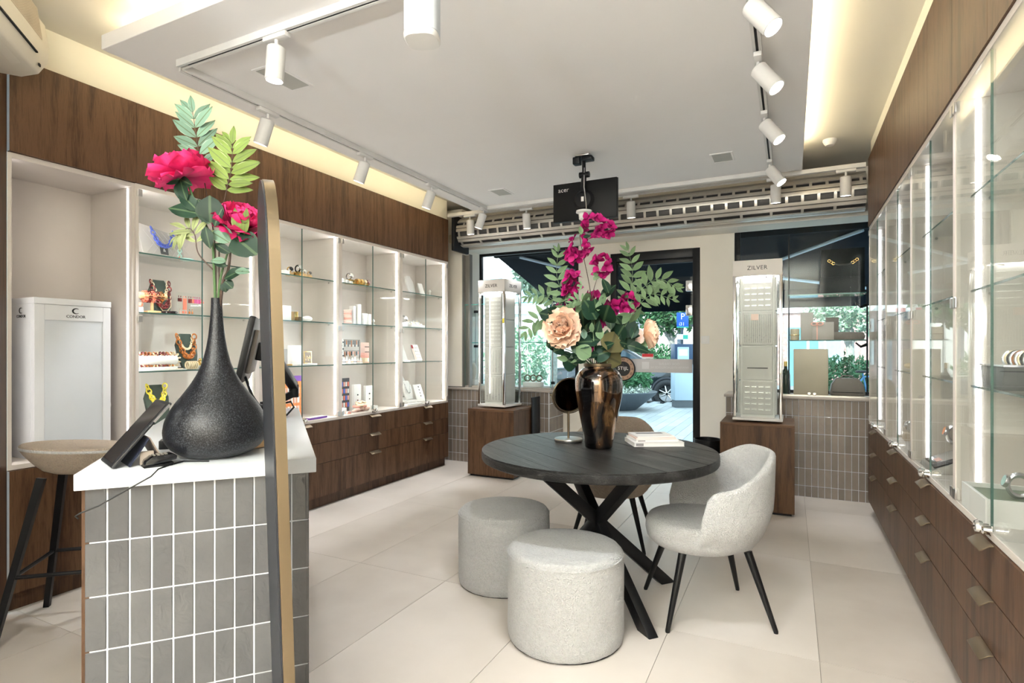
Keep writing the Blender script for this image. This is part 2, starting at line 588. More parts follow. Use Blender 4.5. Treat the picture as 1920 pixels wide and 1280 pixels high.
wd = struct('wall_diagonal', MB().prism([(p0.x, p0.y), (p0.x + DX * 2.1, p0.y + DY * 2.1), (p0.x + DX * 2.1 - NX * .1, p0.y + DY * 2.1 - NY * .1), (p0.x - NX * .1, p0.y - NY * .1)], 0, 2.90), M_CREAM, smooth=False)
for k in range(3):
    a, b = p0 + V((DX, DY)) * (0.7 * k), p0 + V((DX, DY)) * (0.7 * k + 0.697)
    n = V((NX, NY)) * 0.018
    MB().prism([tuple(a), tuple(b), tuple(b + n), tuple(a + n)], 0, 2.64).build('wood_panel', M_WOOD2, wd, smooth=False)
struct('wall_left_rear', MB().box(-1.95, -2.6, 0, -1.85, 0.0, 2.90), M_WALL, smooth=False)
struct('wall_back', MB().box(-1.95, -2.7, 0, 1.1, -2.6, 2.90), M_WALL, smooth=False)

f = MB()
YF = 5.9
f.box(-4.0, YF, 0, -3.38, 6.0, 2.9).box(-3.38, YF, 0, -2.09, 6.0, 0.80).box(-3.38, YF, 2.43, -2.09, 6.0, 2.9)
f.box(-2.09, YF, 0, -1.73, 6.0, 2.9).box(-1.73, YF, 2.29, -0.81, 6.0, 2.9).box(-0.81, YF, 0, -0.49, 6.0, 2.9)
f.box(-0.49, YF, 0, 1.1, 6.0, 0.84).box(-0.49, YF, 2.47, 1.1, 6.0, 2.9)
struct('wall_front', f, M_WALL, smooth=False)
struct('wall_front_upper', MB().box(-14, 5.9, 3.0, 10, 6.0, 9.0), M_WALL, smooth=False)
struct('wall_front_pillar', MB().box(-3.83, 5.5, 0.85, -3.34, YF, 2.86), M_WALL, smooth=False)
struct('trim_3', MB().box(-3.34, 5.60, 2.405, 1.0, YF, 2.445), M_WALL, smooth=False)

# tiled low walls under the two shop windows
TW, TH2, G = 0.0495, 0.1495, 0.0046
tmesh = {}
def tile_mesh(h, w=TW):
    k = (round(w, 3), round(h, 3))
    if k not in tmesh:
        tmesh[k] = MB().box(G / 2, 0, G / 2, k[0] - G / 2, 0.009, k[1] - G / 2).mesh('tile', bevel=0.0012, seg=1, smooth=False)
    return tmesh[k]
def tile_rows(parent, n, zs, M, wlast=None):
    for i in range(n):
        w = wlast if (wlast and i == n - 1) else TW
        for z0, z1 in zs:
            e = Euler((random.uniform(-.003, .003), 0, random.uniform(-.006, .006))).to_matrix().to_4x4()
            link('tile', tile_mesh(z1 - z0, w), M_TILE, parent, M=M @ Matrix.Translation((i * TW, random.uniform(-.0008, .0008), z0)) @ e)
ZR = [(0.0, .095), (.095, .245), (.245, .395), (.395, .545), (.545, .695), (.695, .815)]
low1 = struct('wall_front_low_left', MB().box(-3.83, 5.5022, 0, -2.2722, YF, 0.815), M_TGROUT, smooth=False)
tile_rows(low1, 31, ZR, Matrix.Translation((-3.815, 5.5, 0)))
tile_rows(low1, 8, ZR, Matrix.Translation((-2.27, 5.503, 0)) @ Matrix.Rotation(PI / 2, 4, 'Z'))
low2 = struct('wall_front_low_right', MB().box(-0.53, 5.5022, 0, 1.0, YF, 0.84), M_TGROUT, smooth=False)
tile_rows(low2, 23, ZR[:5] + [(.695, .84)], Matrix.Translation((-0.53, 5.5, 0)))
M_SILL = plain('sill_stone', (0.44, 0.39, 0.35), 0.5)
struct('trim_4', MB().box(-3.83, 5.485, 0.8155, -2.255, YF, 0.84), M_SILL, bevel=0.003)
struct('trim_5', MB().box(-0.545, 5.485, 0.8405, 1.0, YF, 0.865), M_SILL, bevel=0.003)

# ---- windows and door
def frame_box(x0, z0, x1, z1, y0, y1, t, mat, parent, names=('frame',)):
    MB().box(x0, y0, z0, x0 + t, y1, z1).box(x1 - t, y0, z0, x1, y1, z1).box(x0 + t, y0, z1 - t, x1 - t, y1, z1).box(x0 + t, y0, z0, x1 - t, y1, z0 + t).build('window_frame', mat, parent, bevel=0.003)
w1 = thing('window_1', 'x', 'x', (0, 0, 0)); 
w2 = thing('window_2', 'x', 'x', (0, 0, 0))
d1 = thing('door_1', 'x', 'x', (0, 0, 0))
for o in (w1, w2, d1):
    o['kind'] = 'structure'
    del o['label'], o['category']
frame_box(-3.38, 0.80, -2.09, 2.43, 5.93, 5.98, 0.05, M_BLACK, w1)
MB().box(-3.33, 5.952, 0.85, -2.14, 5.958, 2.38).build('pane', M_GLASS, w1, smooth=False)
frame_box(-0.49, 0.84, 1.06, 2.47, 5.93, 5.98, 0.05, M_BLACK, w2)
MB().box(-0.44, 5.952, 0.89, 1.01, 5.958, 2.42).build('pane', M_GLASS, w2, smooth=False)
MB().box(-1.73, 5.90, 0, -1.665, 5.99, 2.29).box(-0.88, 5.90, 0, -0.81, 5.99, 2.29).box(-1.665, 5.90, 2.20, -0.88, 5.99, 2.29).build('door_frame', M_BLACK, d1, bevel=0.003)
MB().box(-1.66, 5.94, 0.012, -0.885, 5.95, 2.19).build('pane', M_GLASSD, d1, smooth=False)
MB().box(-1.665, 5.93, 2.155, -0.88, 5.96, 2.2).build('door_closer', M_BLACKP, d1, bevel=0.004)
for z in (1.86, 1.61):
    MB().box(-0.955, 5.925, z, -0.885, 5.965, z + 0.11).build('hinge', M_SILV, d1, bevel=0.008)
m_fr = plain('frosted_film', (0.55, 0.53, 0.52), 0.7, vary=0.02)
fs = MB().box(-1.62, 5.936, 1.03, -0.888, 5.9395, 1.17).build('frosted_strip', m_fr, d1, smooth=False)
m_fl = plain('film_lettering', (0.66, 0.65, 0.64), 0.7, vary=0.02)
for s, z in (('OOK ONLINE', 1.118), ('WWW.STIJLHORLOGE.NL', 1.082)):      # seen from inside: mirrored
    link('film_lettering', text_mesh(s, 0.034), m_fl, fs, M=Matrix.Translation((-1.12, 5.9345, z)) @ Matrix.Rotation(PI / 2, 4, 'X') @ Matrix.Scale(-1, 4, (1, 0, 0)))
MB().box(-1.40, 5.9335, 1.065, -1.325, 5.9355, 1.14).build('film_square', m_fl, fs, smooth=False)
st = MB().box(-1.40, 5.936, 1.175, -1.28, 5.9395, 1.225).build('sticker', M_PAPER, d1, smooth=False)
MB().box(-1.398, 5.9335, 1.193, -1.282, 5.9355, 1.224).build('red_band', plain('red_print', (0.6, 0.02, 0.03), 0.5), st, smooth=False)
sq_ = at(1143, 530, y=5.935)
st2 = MB().box(sq_.x - .035, 5.936, sq_.z - .022, sq_.x + .035, 5.9395, sq_.z + .022).build('sticker', M_PAPER, d1, smooth=False)
MB().box(sq_.x - .012, 5.9335, sq_.z - .006, sq_.x + .012, 5.9355, sq_.z + .006).build('mark', M_PULL, st2, smooth=False)
# ---- the dropped ceiling raft with its cove light
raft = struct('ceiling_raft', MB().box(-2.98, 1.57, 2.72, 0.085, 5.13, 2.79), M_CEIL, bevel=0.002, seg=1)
for a in ((-2.93, 1.7, -2.90, 5.0), (0.01, 2.4, 0.04, 4.95), (-2.7, 1.62, -1.2, 1.65)):
    MB().box(a[0], a[1], 2.791, a[2], a[3], 2.803).build('cove_light', M_COVE, raft, smooth=False)

# ================================================================ cabinets
def pull(parent, x, z, w=0.13):
    h = MB().prism([(-.018, z), (-.030, z - .002), (-.054, z - .018), (-.054, z - .022), (-.050, z - .021), (-.029, z - .006), (-.018, z - .005)], x - w / 2, x + w / 2, 'x')
    return h.build('handle', M_PULL, parent, bevel=0.001, seg=1)

def cabinet(loc, rz, w, zt, label, niche=False, group=None, led=('l', 'r')):
    t = thing('display_cabinet', label, 'cabinet', loc, rz, group)
    D = 0.42
    c = MB()
    yf = 0 if niche else -0.011
    c.box(0, yf, 0.69, 0.017, D, 2.23).box(w - 0.017, yf, 0.69, w, D, 2.23)
    c.box(0.017, yf, 0.69, w - 0.017, D, 0.712).box(0.017, yf, 2.205, w - 0.017, D, 2.23)
    c.build('carcass', M_LIN, t, smooth=False)
    MB().box(0.018, D - 0.012, 0.712, w - 0.018, D, 2.205).build('back_panel', M_LIN, t, smooth=False)
    MB().box(0.001, 0.0, 2.23, w - 0.001, D, zt).build('overhead_box', M_WOOD2, t, smooth=False)
    nd = 1 if w < 0.7 else 2
    for i in range(nd):
        MB().box(w / nd * i + 0.0012, -0.018, 2.232, w / nd * (i + 1) - 0.0012, -0.0005, zt).build('overhead_door', M_WOOD, t, smooth=False)
    MB().box(0.001, 0.0, 0.09, w - 0.001, D, 0.69).build('base_box', M_WOOD2, t, smooth=False)
    MB().box(0, 0.03, 0, w, D, 0.09).build('plinth', M_WOOD2, t, smooth=False)
    for s in led:
        x0 = 0.0183 if s == 'l' else w - 0.0197
        MB().box(x0, (0.03 if rz > 0 else 0.05), 0.73, x0 + 0.0014, (0.042 if rz > 0 else 0.066), 2.20).build('light_strip', M_LED if rz > 0 and not niche else M_LEDR, t, smooth=False)
    if niche:
        MB().box(0.001, -0.018, 0.093, w - 0.001, -0.0005, 0.687).build('cupboard_door', M_WOOD, t, smooth=False)
        return t
    for z0, z1 in ((0.524, 0.687), (0.361, 0.521), (0.093, 0.358)):
        d = MB().box(0.0012, -0.018, z0, w - 0.0012, -0.0005, z1).build('drawer', M_WOOD, t, smooth=False)
        pull(d, w / 2, z1 + 0.0005)
    for z in (1.145, 1.495, 1.845):
        s = MB().box(0.02, 0.035, z - 0.008, w - 0.02, D - 0.014, z).build('shelf', M_GLASS, t, smooth=False)
        MB().box(0.02, 0.0345, z - 0.008, w - 0.02, 0.0349, z).build('shelf_edge', M_GEDGE, s, smooth=False)
        for px_ in (0.0185, w - 0.0335):
            MB().cyl((px_, 0.09, z - 0.016), (px_ + 0.015, 0.09, z - 0.016), 0.007, 8).build('shelf_peg', M_CHROME, s)
    for i in range(2):
        x0, x1 = (0.0185, w / 2 - 0.002) if i == 0 else (w / 2 + 0.002, w - 0.0185)
        g = MB().box(x0, -0.009, 0.714, x1, -0.003, 2.203).build('glass_door', M_GLASSD, t, smooth=False)
        xe = x1 - 0.0005 if i == 0 else x0 - 0.0013
        MB().box(xe, -0.0092, 0.714, xe + 0.0018, -0.0028, 2.203).build('pane_edge', M_GEDGE, g, smooth=False)
        xh = 0.008 if i == 0 else w - 0.036
        for z in (0.716, 1.43, 2.158):
            MB().box(xh, -0.018, z, xh + 0.028, -0.0112, z + 0.042).build('hinge', M_STEEL, g, bevel=0.003, seg=1)
        if i == 1:
            k = MB().box(w / 2 - 0.02, -0.014, 0.703, w / 2 + 0.02, -0.0095, 0.735)
            k.lathe([(0.012, 0), (0.012, 0.012), (0.019, 0.016), (0.021, 0.026), (0.017, 0.034), (0.011, 0.036), (0.006, 0.030)], 20, M=Matrix.Translation((w / 2 - .006, -0.0135, 0.725)) @ Matrix.Rotation(PI / 2, 4, 'X'))
            k.lathe([(0.014, 0), (0.014, 0.02), (0.009, 0.024)], 16, M=Matrix.Translation((w / 2 + .017, -0.0135, 0.722)) @ Matrix.Rotation(PI / 2, 4, 'X'))
            k.build('lock_knob', M_CHROME, g)
    return t

cabinet((XL, 1.37, 0), PI / 2, 0.59, 2.69, 'open niche unit with walnut doors holding the white storage tower', niche=True)
LBAY = [1.96, 2.785, 3.61, 4.435, 5.26]
for y, s in zip(LBAY, ('walnut glass-door cabinet with coloured chain necklaces, behind the black vase', 'walnut glass-door cabinet with watches and orange panel, right of the tall mirror', 'walnut glass-door cabinet with pink bracelets, second from the shop window on the left', 'walnut glass-door cabinet with white busts, next to the shop window on the left')):
    cabinet((XL, y, 0), PI / 2, 0.825, 2.69, s)
RBAY = [5.215, 4.36, 3.505, 2.65, 1.795, 0.94]
for y, s in zip(RBAY, ('empty walnut glass-door cabinet at the far end of the right wall', 'walnut glass-door cabinet with one watch on a wooden block, right wall', 'walnut glass-door cabinet with grey sloping watch tray, right wall', 'walnut glass-door cabinet with ring tray and white watch box, nearest whole one on the right', 'walnut glass-door cabinet cut by the right edge of the photo', 'walnut glass-door cabinet out of frame beside the camera')):
    cabinet((XR, y, 0), -PI / 2, 0.855, 2.765, s)

# ================================================================ ceiling equipment
def rail(name, label, a, b, z=2.72, slot=True):
    a, b = V(a), V(b)
    d = (b - a)
    L = d.length
    t = thing(name, label, 'track', (a.x, a.y, z), math.atan2(d.y, d.x))
    MB().box(0, -0.02, -0.034, L, -0.006, 0).box(0, 0.006, -0.034, L, 0.02, 0).box(0, -0.006, -0.012, L, 0.006, 0).build('channel', M_TRACK, t, smooth=False)
    if slot:
        MB().box(0.06, -0.0058, -0.030, L - 0.06, 0.0058, -0.0125).build('conductor_slot', M_DARK, t, smooth=False)
    return t
rail('track_rail', 'white lighting track along the left edge of the ceiling raft', (-2.77, 1.83), (-2.77, 5.02))
rail('track_rail', 'white lighting track across the near end of the ceiling raft', (-2.75, 1.81), (-0.16, 1.81))
rail('track_rail', 'white lighting track along the right edge of the ceiling raft', (-0.14, 1.83), (-0.14, 5.02))
rail('track_rail', 'white lighting track across the far end of the ceiling raft', (-2.75, 5.04), (-0.16, 5.04), slot=False)
bt = rail('track_rail', 'long white lighting track in front of the roller shutter', (-3.33, 5.20), (0.53, 5.20), z=2.735)
MB().box(0.3, -0.004, 0, 0.32, 0.004, 0.165).box(2.0, -0.004, 0, 2.02, 0.004, 0.165).box(3.4, -0.004, 0, 3.42, 0.004, 0.165).build('hanger', M_TRACK, bt, smooth=False)

def spot(base, aim, label, lit=True, along='y', e=26, zt=2.686):
    t = thing('track_spotlight', label, 'spotlight', (base[0], base[1], zt))
    if along == 'y':
        MB().box(-0.018, -0.07, -0.022, 0.018, 0.07, 0).build('adapter', M_TRACK, t, bevel=0.003)
    else:
        MB().box(-0.07, -0.018, -0.022, 0.07, 0.018, 0).build('adapter', M_TRACK, t, bevel=0.003)
    MB().cyl((0, 0, -0.02), (0, 0, -0.06), 0.009, 10).build('stem', M_TRACK, t)
    pv = V((base[0], base[1], zt - 0.06))
    d = (V(aim) - pv).normalized()
    q = d.to_track_quat('-Z', 'Y').to_matrix().to_4x4()
    M = Matrix.Translation((0, 0, -0.055)) @ q
    hd = MB().lathe([(0.012, 0.006), (0.036, 0.0), (0.0405, -0.006), (0.0405, -0.150), (0.036, -0.150), (0.034, -0.140), (0.03, -0.136)], 28).build('lamp_head', M_TRACK, t, M=M)
    MB().lathe([(0.0335, -0.1405), (0.001, -0.1405)], 24, caps=False).build('lens', M_SPOT if lit else M_TRACK, t, M=M)
    if lit:
        o = light('SPOT', 'spot_beam', pv + d * 0.155, e * 0.8, (0.94, 0.97, 1), aim=pv + d * 2, spot_size=math.radians(58), spot_blend=0.5, shadow_soft_size=0.03)
    return t
spot((-2.07, 1.81), (-2.25, 1.75, 0), 'white spotlight on the near track, its lens lit, before a ceiling grille', along='x', e=14)
for y, s in ((2.36, 'white spotlight on the left track, nearest the camera'), (3.21, 'white spotlight on the left track, second from the camera'), (4.06, 'white spotlight on the left track, third from the camera'), (4.97, 'white spotlight at the far corner of the left track')):
    spot((-2.77, y), (-3.45, y - 0.15, 0.75), s, e=38)
for y, s in ((2.42, 'white spotlight on the right track cut by the top of the photo'), (2.98, 'white lit spotlight on the right track, largest one fully seen'), (3.72, 'white lit spotlight on the right track, second from the far end'), (4.68, 'white lit spotlight at the far end of the right track')):
    spot((-0.14, y), (0.75, y - 0.35, 1.3), s, e=18)
for x, s in ((-3.06, 'white spotlight on the shutter track, nearest the left wall'), (-2.40, 'white spotlight on the shutter track left of the hanging monitor'), (-1.33, 'white spotlight on the shutter track right of the hanging monitor'), (-0.11, 'white spotlight on the shutter track behind the right track end'), (0.395, 'white spotlight on the shutter track nearest the right cabinets')):
    spot((x, 5.20), (x, 5.52, 0), s, along='x', lit=True, e=22, zt=2.70)

M_GRILLE = plain('speaker_grille', (0.47, 0.46, 0.42), 0.7)
def vent(c, sx, sy, label):
    t = thing('ceiling_vent', label, 'vent', (c[0], c[1], 2.72))
    MB().box(-sx / 2, -sy / 2, -0.006, sx / 2, -sy / 2 + 0.014, 0).box(-sx / 2, sy / 2 - 0.014, -0.006, sx / 2, sy / 2, 0).box(-sx / 2, -sy / 2 + .014, -0.006, -sx / 2 + 0.014, sy / 2 - .014, 0).box(sx / 2 - 0.014, -sy / 2 + .014, -0.006, sx / 2, sy / 2 - .014, 0).build('frame', M_CEIL, t, smooth=False)
    g = MB().box(-sx / 2 + .014, -sy / 2 + .014, -0.0035, sx / 2 - .014, sy / 2 - .014, 0)
    g.build('grille', M_GRILLE, t, smooth=False)
vent((-2.42, 2.16), 0.16, 0.27, 'grey ceiling grille in a white frame behind the near spotlight')
vent((-2.39, 4.63), 0.16, 0.22, 'grey ceiling grille in a white frame near the hanging monitor')
vent((-0.46, 4.52), 0.16, 0.22, 'grey ceiling grille in a white frame near the right track')
sd = thing('smoke_detector', 'small white smoke detector on the yellow-lit ceiling strip', 'detector', (0.275, 5.03, 2.90))
MB().lathe([(0.05, 0), (0.05, -0.012), (0.042, -0.03), (0.03, -0.045), (0.01, -0.047)], 24).build('housing', M_WHITE, sd)
# hanging white speaker
sp = thing('ceiling_speaker', 'white rounded speaker hanging from the ceiling at the top of the photo', 'speaker', (-1.13, 1.60, 2.72))
def sq(r, n=40, p=3.2):
    out = []
    for k in range(n):
        a = 2 * PI * k / n
        c, s = math.cos(a), math.sin(a)
        q = (abs(c) ** p + abs(s) ** p) ** (-1 / p)
        out.append((r * q * c, r * q * s))
    return out
def sqbody(mb, prof, rot=0.35):
    vs, fs = [], []
    n = 40
    for r, z in prof:
        for x, y in sq(r):
            vs.append((x * math.cos(rot) - y * math.sin(rot), x * math.sin(rot) + y * math.cos(rot), z))
    for i in range(len(prof) - 1):
        for k in range(n):
            a, b = i * n + k, i * n + (k + 1) % n
            fs.append((a, b, b + n, a + n))
    fs += [tuple(range(n)), tuple((len(prof) - 1) * n + k for k in range(n))]
    return mb.add(vs, fs)
sqbody(MB(), [(0.055, -0.22), (0.058, -0.225), (0.058, -0.37), (0.055, -0.372)]).build('grille', plain('speaker_cloth', (0.70, 0.74, 0.80), 0.7), sp)
sqbody(MB(), [(0.058, -0.3725), (0.059, -0.374), (0.059, -0.386), (0.054, -0.392)]).build('end_cap', M_WHITE, sp)
MB().cyl((0, 0, 0), (0, 0, -0.22), 0.012, 12).build('bracket', M_WHITE, sp)

# hanging monitor, seen from behind
mo = thing('hanging_monitor', 'black monitor back hanging on an arm from the ceiling', 'monitor', (-1.387, 4.03, 2.72))
MB().box(-0.055, -0.05, -0.012, 0.055, 0.05, 0).build('ceiling_plate', M_STEEL, mo, bevel=0.003)
MB().box(-0.075, -0.04, -0.065, -0.02, 0.02, -0.012).build('cable_box', M_BLACKP, mo, bevel=0.006)
MB().box(0.0, -0.055, -0.05, 0.08, 0.015, -0.02).build('clamp', M_BLACKP, mo, bevel=0.005)
MB().tube([(0.0, 0, -0.012), (0.005, -0.01, -0.09), (0.01, -0.02, -0.15)], 0.014, 10).build('upper_arm', M_BLACKP, mo)
MB().cyl((-0.025, -0.02, -0.15), (0.05, -0.02, -0.15), 0.022, 16).build('pivot', M_BLACKP, mo)
MB().tube([(0.01, -0.02, -0.15), (0.005, -0.03, -0.28)], 0.02, 10).build('lower_arm', M_BLACKP, mo)
MB().lathe([(0.075, 0), (0.08, 0.01), (0.06, 0.03), (0.02, 0.034)], 28, M=Matrix.Translation((0.0, 0.012, -0.33)) @ Matrix.Rotation(PI / 2, 4, 'X')).build('back_cover', M_BLACKP, mo)
MB().box(-0.25, 0.012, -0.475, 0.25, 0.035, -0.185).build('panel_back', plain('monitor_black', (0.007, 0.007, 0.007), 0.5, spec=0.2), mo, bevel=0.004)
MB().box(-0.252, 0.0352, -0.477, 0.252, 0.047, -0.183).build('bezel', M_BLACKP, mo, bevel=0.002)
link('lettering', text_mesh('acer', 0.05), M_SILV, mo, M=Matrix.Translation((-0.165, 0.011, -0.235)) @ Matrix.Rotation(PI / 2, 4, 'X'))
MB().box(-0.012, -0.024, -0.345, 0.008, -0.021, -0.31).build('sticker', M_PAPER, mo, smooth=False)
MB().tube([(0.015, -0.03, -0.1), (0.02, -0.05, -0.25), (0.03, -0.035, -0.36), (0.035, -0.03, -0.5)], 0.004, 6).build('cable', M_SILV, mo)
scm = thing('security_camera', 'white dome camera fixed to the lower edge of the hanging monitor', 'camera', (-1.365, 3.975, 2.215))
MB().lathe([(.030, .085), (.058, .080), (.060, .066), (.040, .058), (.038, .02), (.02, .004), (.002, .002)], 26).build('housing', M_WHITE, scm)
MB().box(-.012, .03, .062, .012, .0665, .078).build('bracket', M_WHITE, scm, bevel=.002)

# roller shutter with lattice curtain
M_SHUT = plain('shutter_metal', (0.60, 0.56, 0.50), 0.35, 0.55)
rs = thing('roller_shutter', 'rolled metal lattice shutter over the shop windows', 'shutter', (0, 5.47, 2.575))
MB().cyl((-3.3, 0, 0), (0.55, 0, 0), 0.135, 24).build('drum', plain('drum_dark', (0.10, 0.095, 0.09), 0.6, 0.4), rs)
def arc_bar(a0, a1, r0, r1, n=4):
    p = [(math.sin(a) * -r1, math.cos(a) * -r1) for a in [a0 + (a1 - a0) * i / n for i in range(n + 1)]]
    p += [(math.sin(a) * -r0, math.cos(a) * -r0) for a in [a1 + (a0 - a1) * i / n for i in range(n + 1)]]
    return p
R = math.radians
for a0, a1 in ((-6, 11), (14, 25), (42, 53), (56, 66), (85, 96), (99, 110), (123, 137), (141, 172)):
    MB().prism(arc_bar(R(a0), R(a1), 0.150, 0.163), -3.3, 0.55, 'x').build('lattice_bar', M_SHUT, rs)
lk1 = MB().prism(arc_bar(R(25), R(42), 0.149, 0.160, 3), 0, 0.022, 'x').mesh('lattice_link')
lk2 = MB().prism(arc_bar(R(66), R(85), 0.149, 0.160, 3), 0, 0.022, 'x').mesh('lattice_link')
lk3 = MB().prism(arc_bar(R(110), R(123), 0.149, 0.160, 3), 0, 0.022, 'x').mesh('lattice_link')
for i in range(32):
    link('lattice_link', lk2, M_SHUT, rs, (-3.28 + i * 0.12, 0, 0))
    if i % 2 == 0:
        link('lattice_link', lk1, M_SHUT, rs, (-3.28 + i * 0.12, 0, 0))
    link('lattice_link', lk3, M_SHUT, rs, (-3.22 + i * 0.12, 0, 0))
eb = MB().box(-3.345, -0.19, -0.22, -3.305, 0.13, 0.17)
eb.build('end_bracket', M_BLACKP, rs, bevel=0.01)
MB().box(-3.29, 0.155, -0.155, 0.54, 0.165, -0.11).build('bottom_rail', M_SHUT, rs)
gr = thing('shutter_guide_rail', 'grey vertical guide rail beside the left shop window', 'rail', (-3.29, 5.53, 0.84))
MB().box(-0.05, -0.03, 0, -0.035, 0.03, 1.50).box(0.035, -0.03, 0, 0.05, 0.03, 1.50).box(-0.035, 0.02, 0, 0.035, 0.03, 1.50).build('channel', plain('rail_grey', (0.26, 0.25, 0.23), 0.45, 0.5), gr, smooth=False)
md = thing('motion_sensor', 'small cream motion sensor at the left end of the shutter', 'sensor', (-3.45, 5.44, 2.52))
MB().box(-0.035, 0, -0.05, 0.035, 0.058, 0.05).build('housing', plain('sensor_cream', (0.66, 0.58, 0.42), 0.6), md, bevel=0.012)
sw = thing('light_switch', 'white light switch on the wall right of the door', 'switch', (-0.76, 5.90, 1.365))
MB().box(-0.04, -0.011, -0.04, 0.04, 0, 0.04).build('plate', M_WHITE, sw, bevel=0.004)
MB().box(-0.025, -0.016, -0.025, 0.025, -0.0112, 0.025).build('rocker', M_WHITE, sw, bevel=0.002)

# air conditioner on the diagonal wall
ac = thing('air_conditioner', 'cream wall air conditioner in the top left corner', 'air conditioner', (-3.392 + 0.018 * NX + DX * 0.125, 1.352 + 0.018 * NY + DY * 0.125, 2.55), math.atan2(DY, DX))
M_AC = plain('ac_cream', (0.80, 0.74, 0.62), 0.4, vary=0.02)
L = 0.85
# local: x along the wall, y out of the wall, z up
pr = [(0, 0.0), (0.10, -0.005), (0.165, 0.02), (0.20, 0.075), (0.205, 0.15), (0.19, 0.25), (0.15, 0.305), (0, 0.31)]
MB().prism(pr, 0.0, L, 'x').build('body', M_AC, ac, bevel=0.008, ang=50)
MB().prism([(0.1075, 0.012), (0.1665, 0.032), (0.169, 0.026), (0.11, -0.006)], 0.13, L - 0.05, 'x').build('air_flap', M_AC, ac, bevel=0.002)
MB().box(0.13, 0.195, 0.066, L - .03, 0.2035, 0.072).build('flap_gap', M_DARK, ac, smooth=False)
fn = MB()
for i in range(20):
    z = 0.145 + i * 0.0072
    y = 0.2045 - max(0, z - .15) * .14
    fn.box(0.09, y - .006, z, L - 0.03, y + 0.0022, z + 0.0036)
stuff(fn.build('grille', plain('ac_grille', (0.62, 0.54, 0.42), 0.6), ac, smooth=False))
MB().box(0.05, 0.183, 0.036, 0.066, 0.188, 0.048).build('display', M_DARK, ac, smooth=False)

# ================================================================ furniture
# ---- round table
tb = thing('round_table', 'round black oak table on a crossed black steel base', 'table', (-0.90, 2.83, 0), R(-24))
MB().lathe([(0.0005, 0.71), (0.585, 0.71), (0.596, 0.715), (0.60, 0.722), (0.60, 0.748), (0.598, 0.7525), (0.0005, 0.7525)], 96, caps=False).build('rim', M_TABLE, tb, ang=50)
PW = 1.2 / 9
for i in range(9):
    ya, yb = -0.6 + PW * i + 0.0006, -0.6 + PW * (i + 1) - 0.0006
    rr = 0.5985
    def cx_(y):
        return math.sqrt(max(0.0004, rr * rr - y * y))
    ys = [ya + (yb - ya) * k / 10 for k in range(11)]
    poly = [(cx_(y), y) for y in ys] + [(-cx_(y), y) for y in reversed(ys)]
    MB().prism(poly, 0.7526, 0.7605 - 0.0005 * (i % 2)).build('plank', M_TABLE, tb, M=Matrix.Rotation(R(-13), 4, 'Z'), bevel=0.0012, seg=1, smooth=False)
for k in range(4):
    a = R(45 + 90 * k + 3.7 + 24)
    f0 = V((0.435 * math.cos(a), 0.435 * math.sin(a), 0.0))
    f1 = V((-0.36 * math.cos(a), -0.36 * math.sin(a), 0.708))
    w_ = V((-math.sin(a), math.cos(a), 0)) * 0.025
    q = V((math.cos(a), math.sin(a), 0)) * 0.045
    vs = []
    for c in (f0, f1):
        vs += [c - w_ - q, c + w_ - q, c + w_ + q, c - w_ + q]
    if k in (0, 1, 2, 3):
        MB().add(vs, [(3, 2, 1, 0), (4, 5, 6, 7), (0, 1, 5, 4), (1, 2, 6, 5), (2, 3, 7, 6), (3, 0, 4, 7)]).build('leg', M_BLACK, tb, bevel=0.002)

# ---- poufs
def pouf(loc, r, h, label):
    t = thing('pouf', label, 'pouf', loc, 0, 'boucle poufs at the table')
    def fn(u, v):
        a = 2 * PI * u
        prof = [(0.96, 0.012), (0.985, 0.03), (1.0, 0.10), (1.0, 0.30), (1.003, 0.55), (1.0, 0.80), (0.995, 0.90), (0.975, 0.955), (0.93, 0.985), (0.80, 0.997), (0.5, 1.0), (0.01, 1.003)]
        i = min(int(v * (len(prof) - 1)), len(prof) - 2)
        t_ = v * (len(prof) - 1) - i
        q = prof[i][0] * (1 - t_) + prof[i + 1][0] * t_
        z = prof[i][1] * (1 - t_) + prof[i + 1][1] * t_
        q *= 1 + 0.006 * math.sin(3 * a) + 0.003 * math.sin(17 * a + v * 20)
        return (r * q * math.cos(a), r * q * math.sin(a), h * z)
    MB().grid(72, 45, fn, close_u=True).build('cover', M_BOUC, t, ang=80)
    MB().lathe([(r * 0.95, 0), (r * 0.965, 0.004), (r * 0.965, 0.014)], 48).build('base', M_DARK, t)
    MB().torus((0, 0, h * 0.93), r * 0.992, 0.0035, 64, 6).build('piping', M_BOUC, t)
pouf((-0.905, 2.375, 0), 0.258, 0.405, 'round white boucle pouf nearest the camera')
pouf((-1.424, 2.79, 0), 0.252, 0.405, 'round white boucle pouf behind the front one, left of the table')

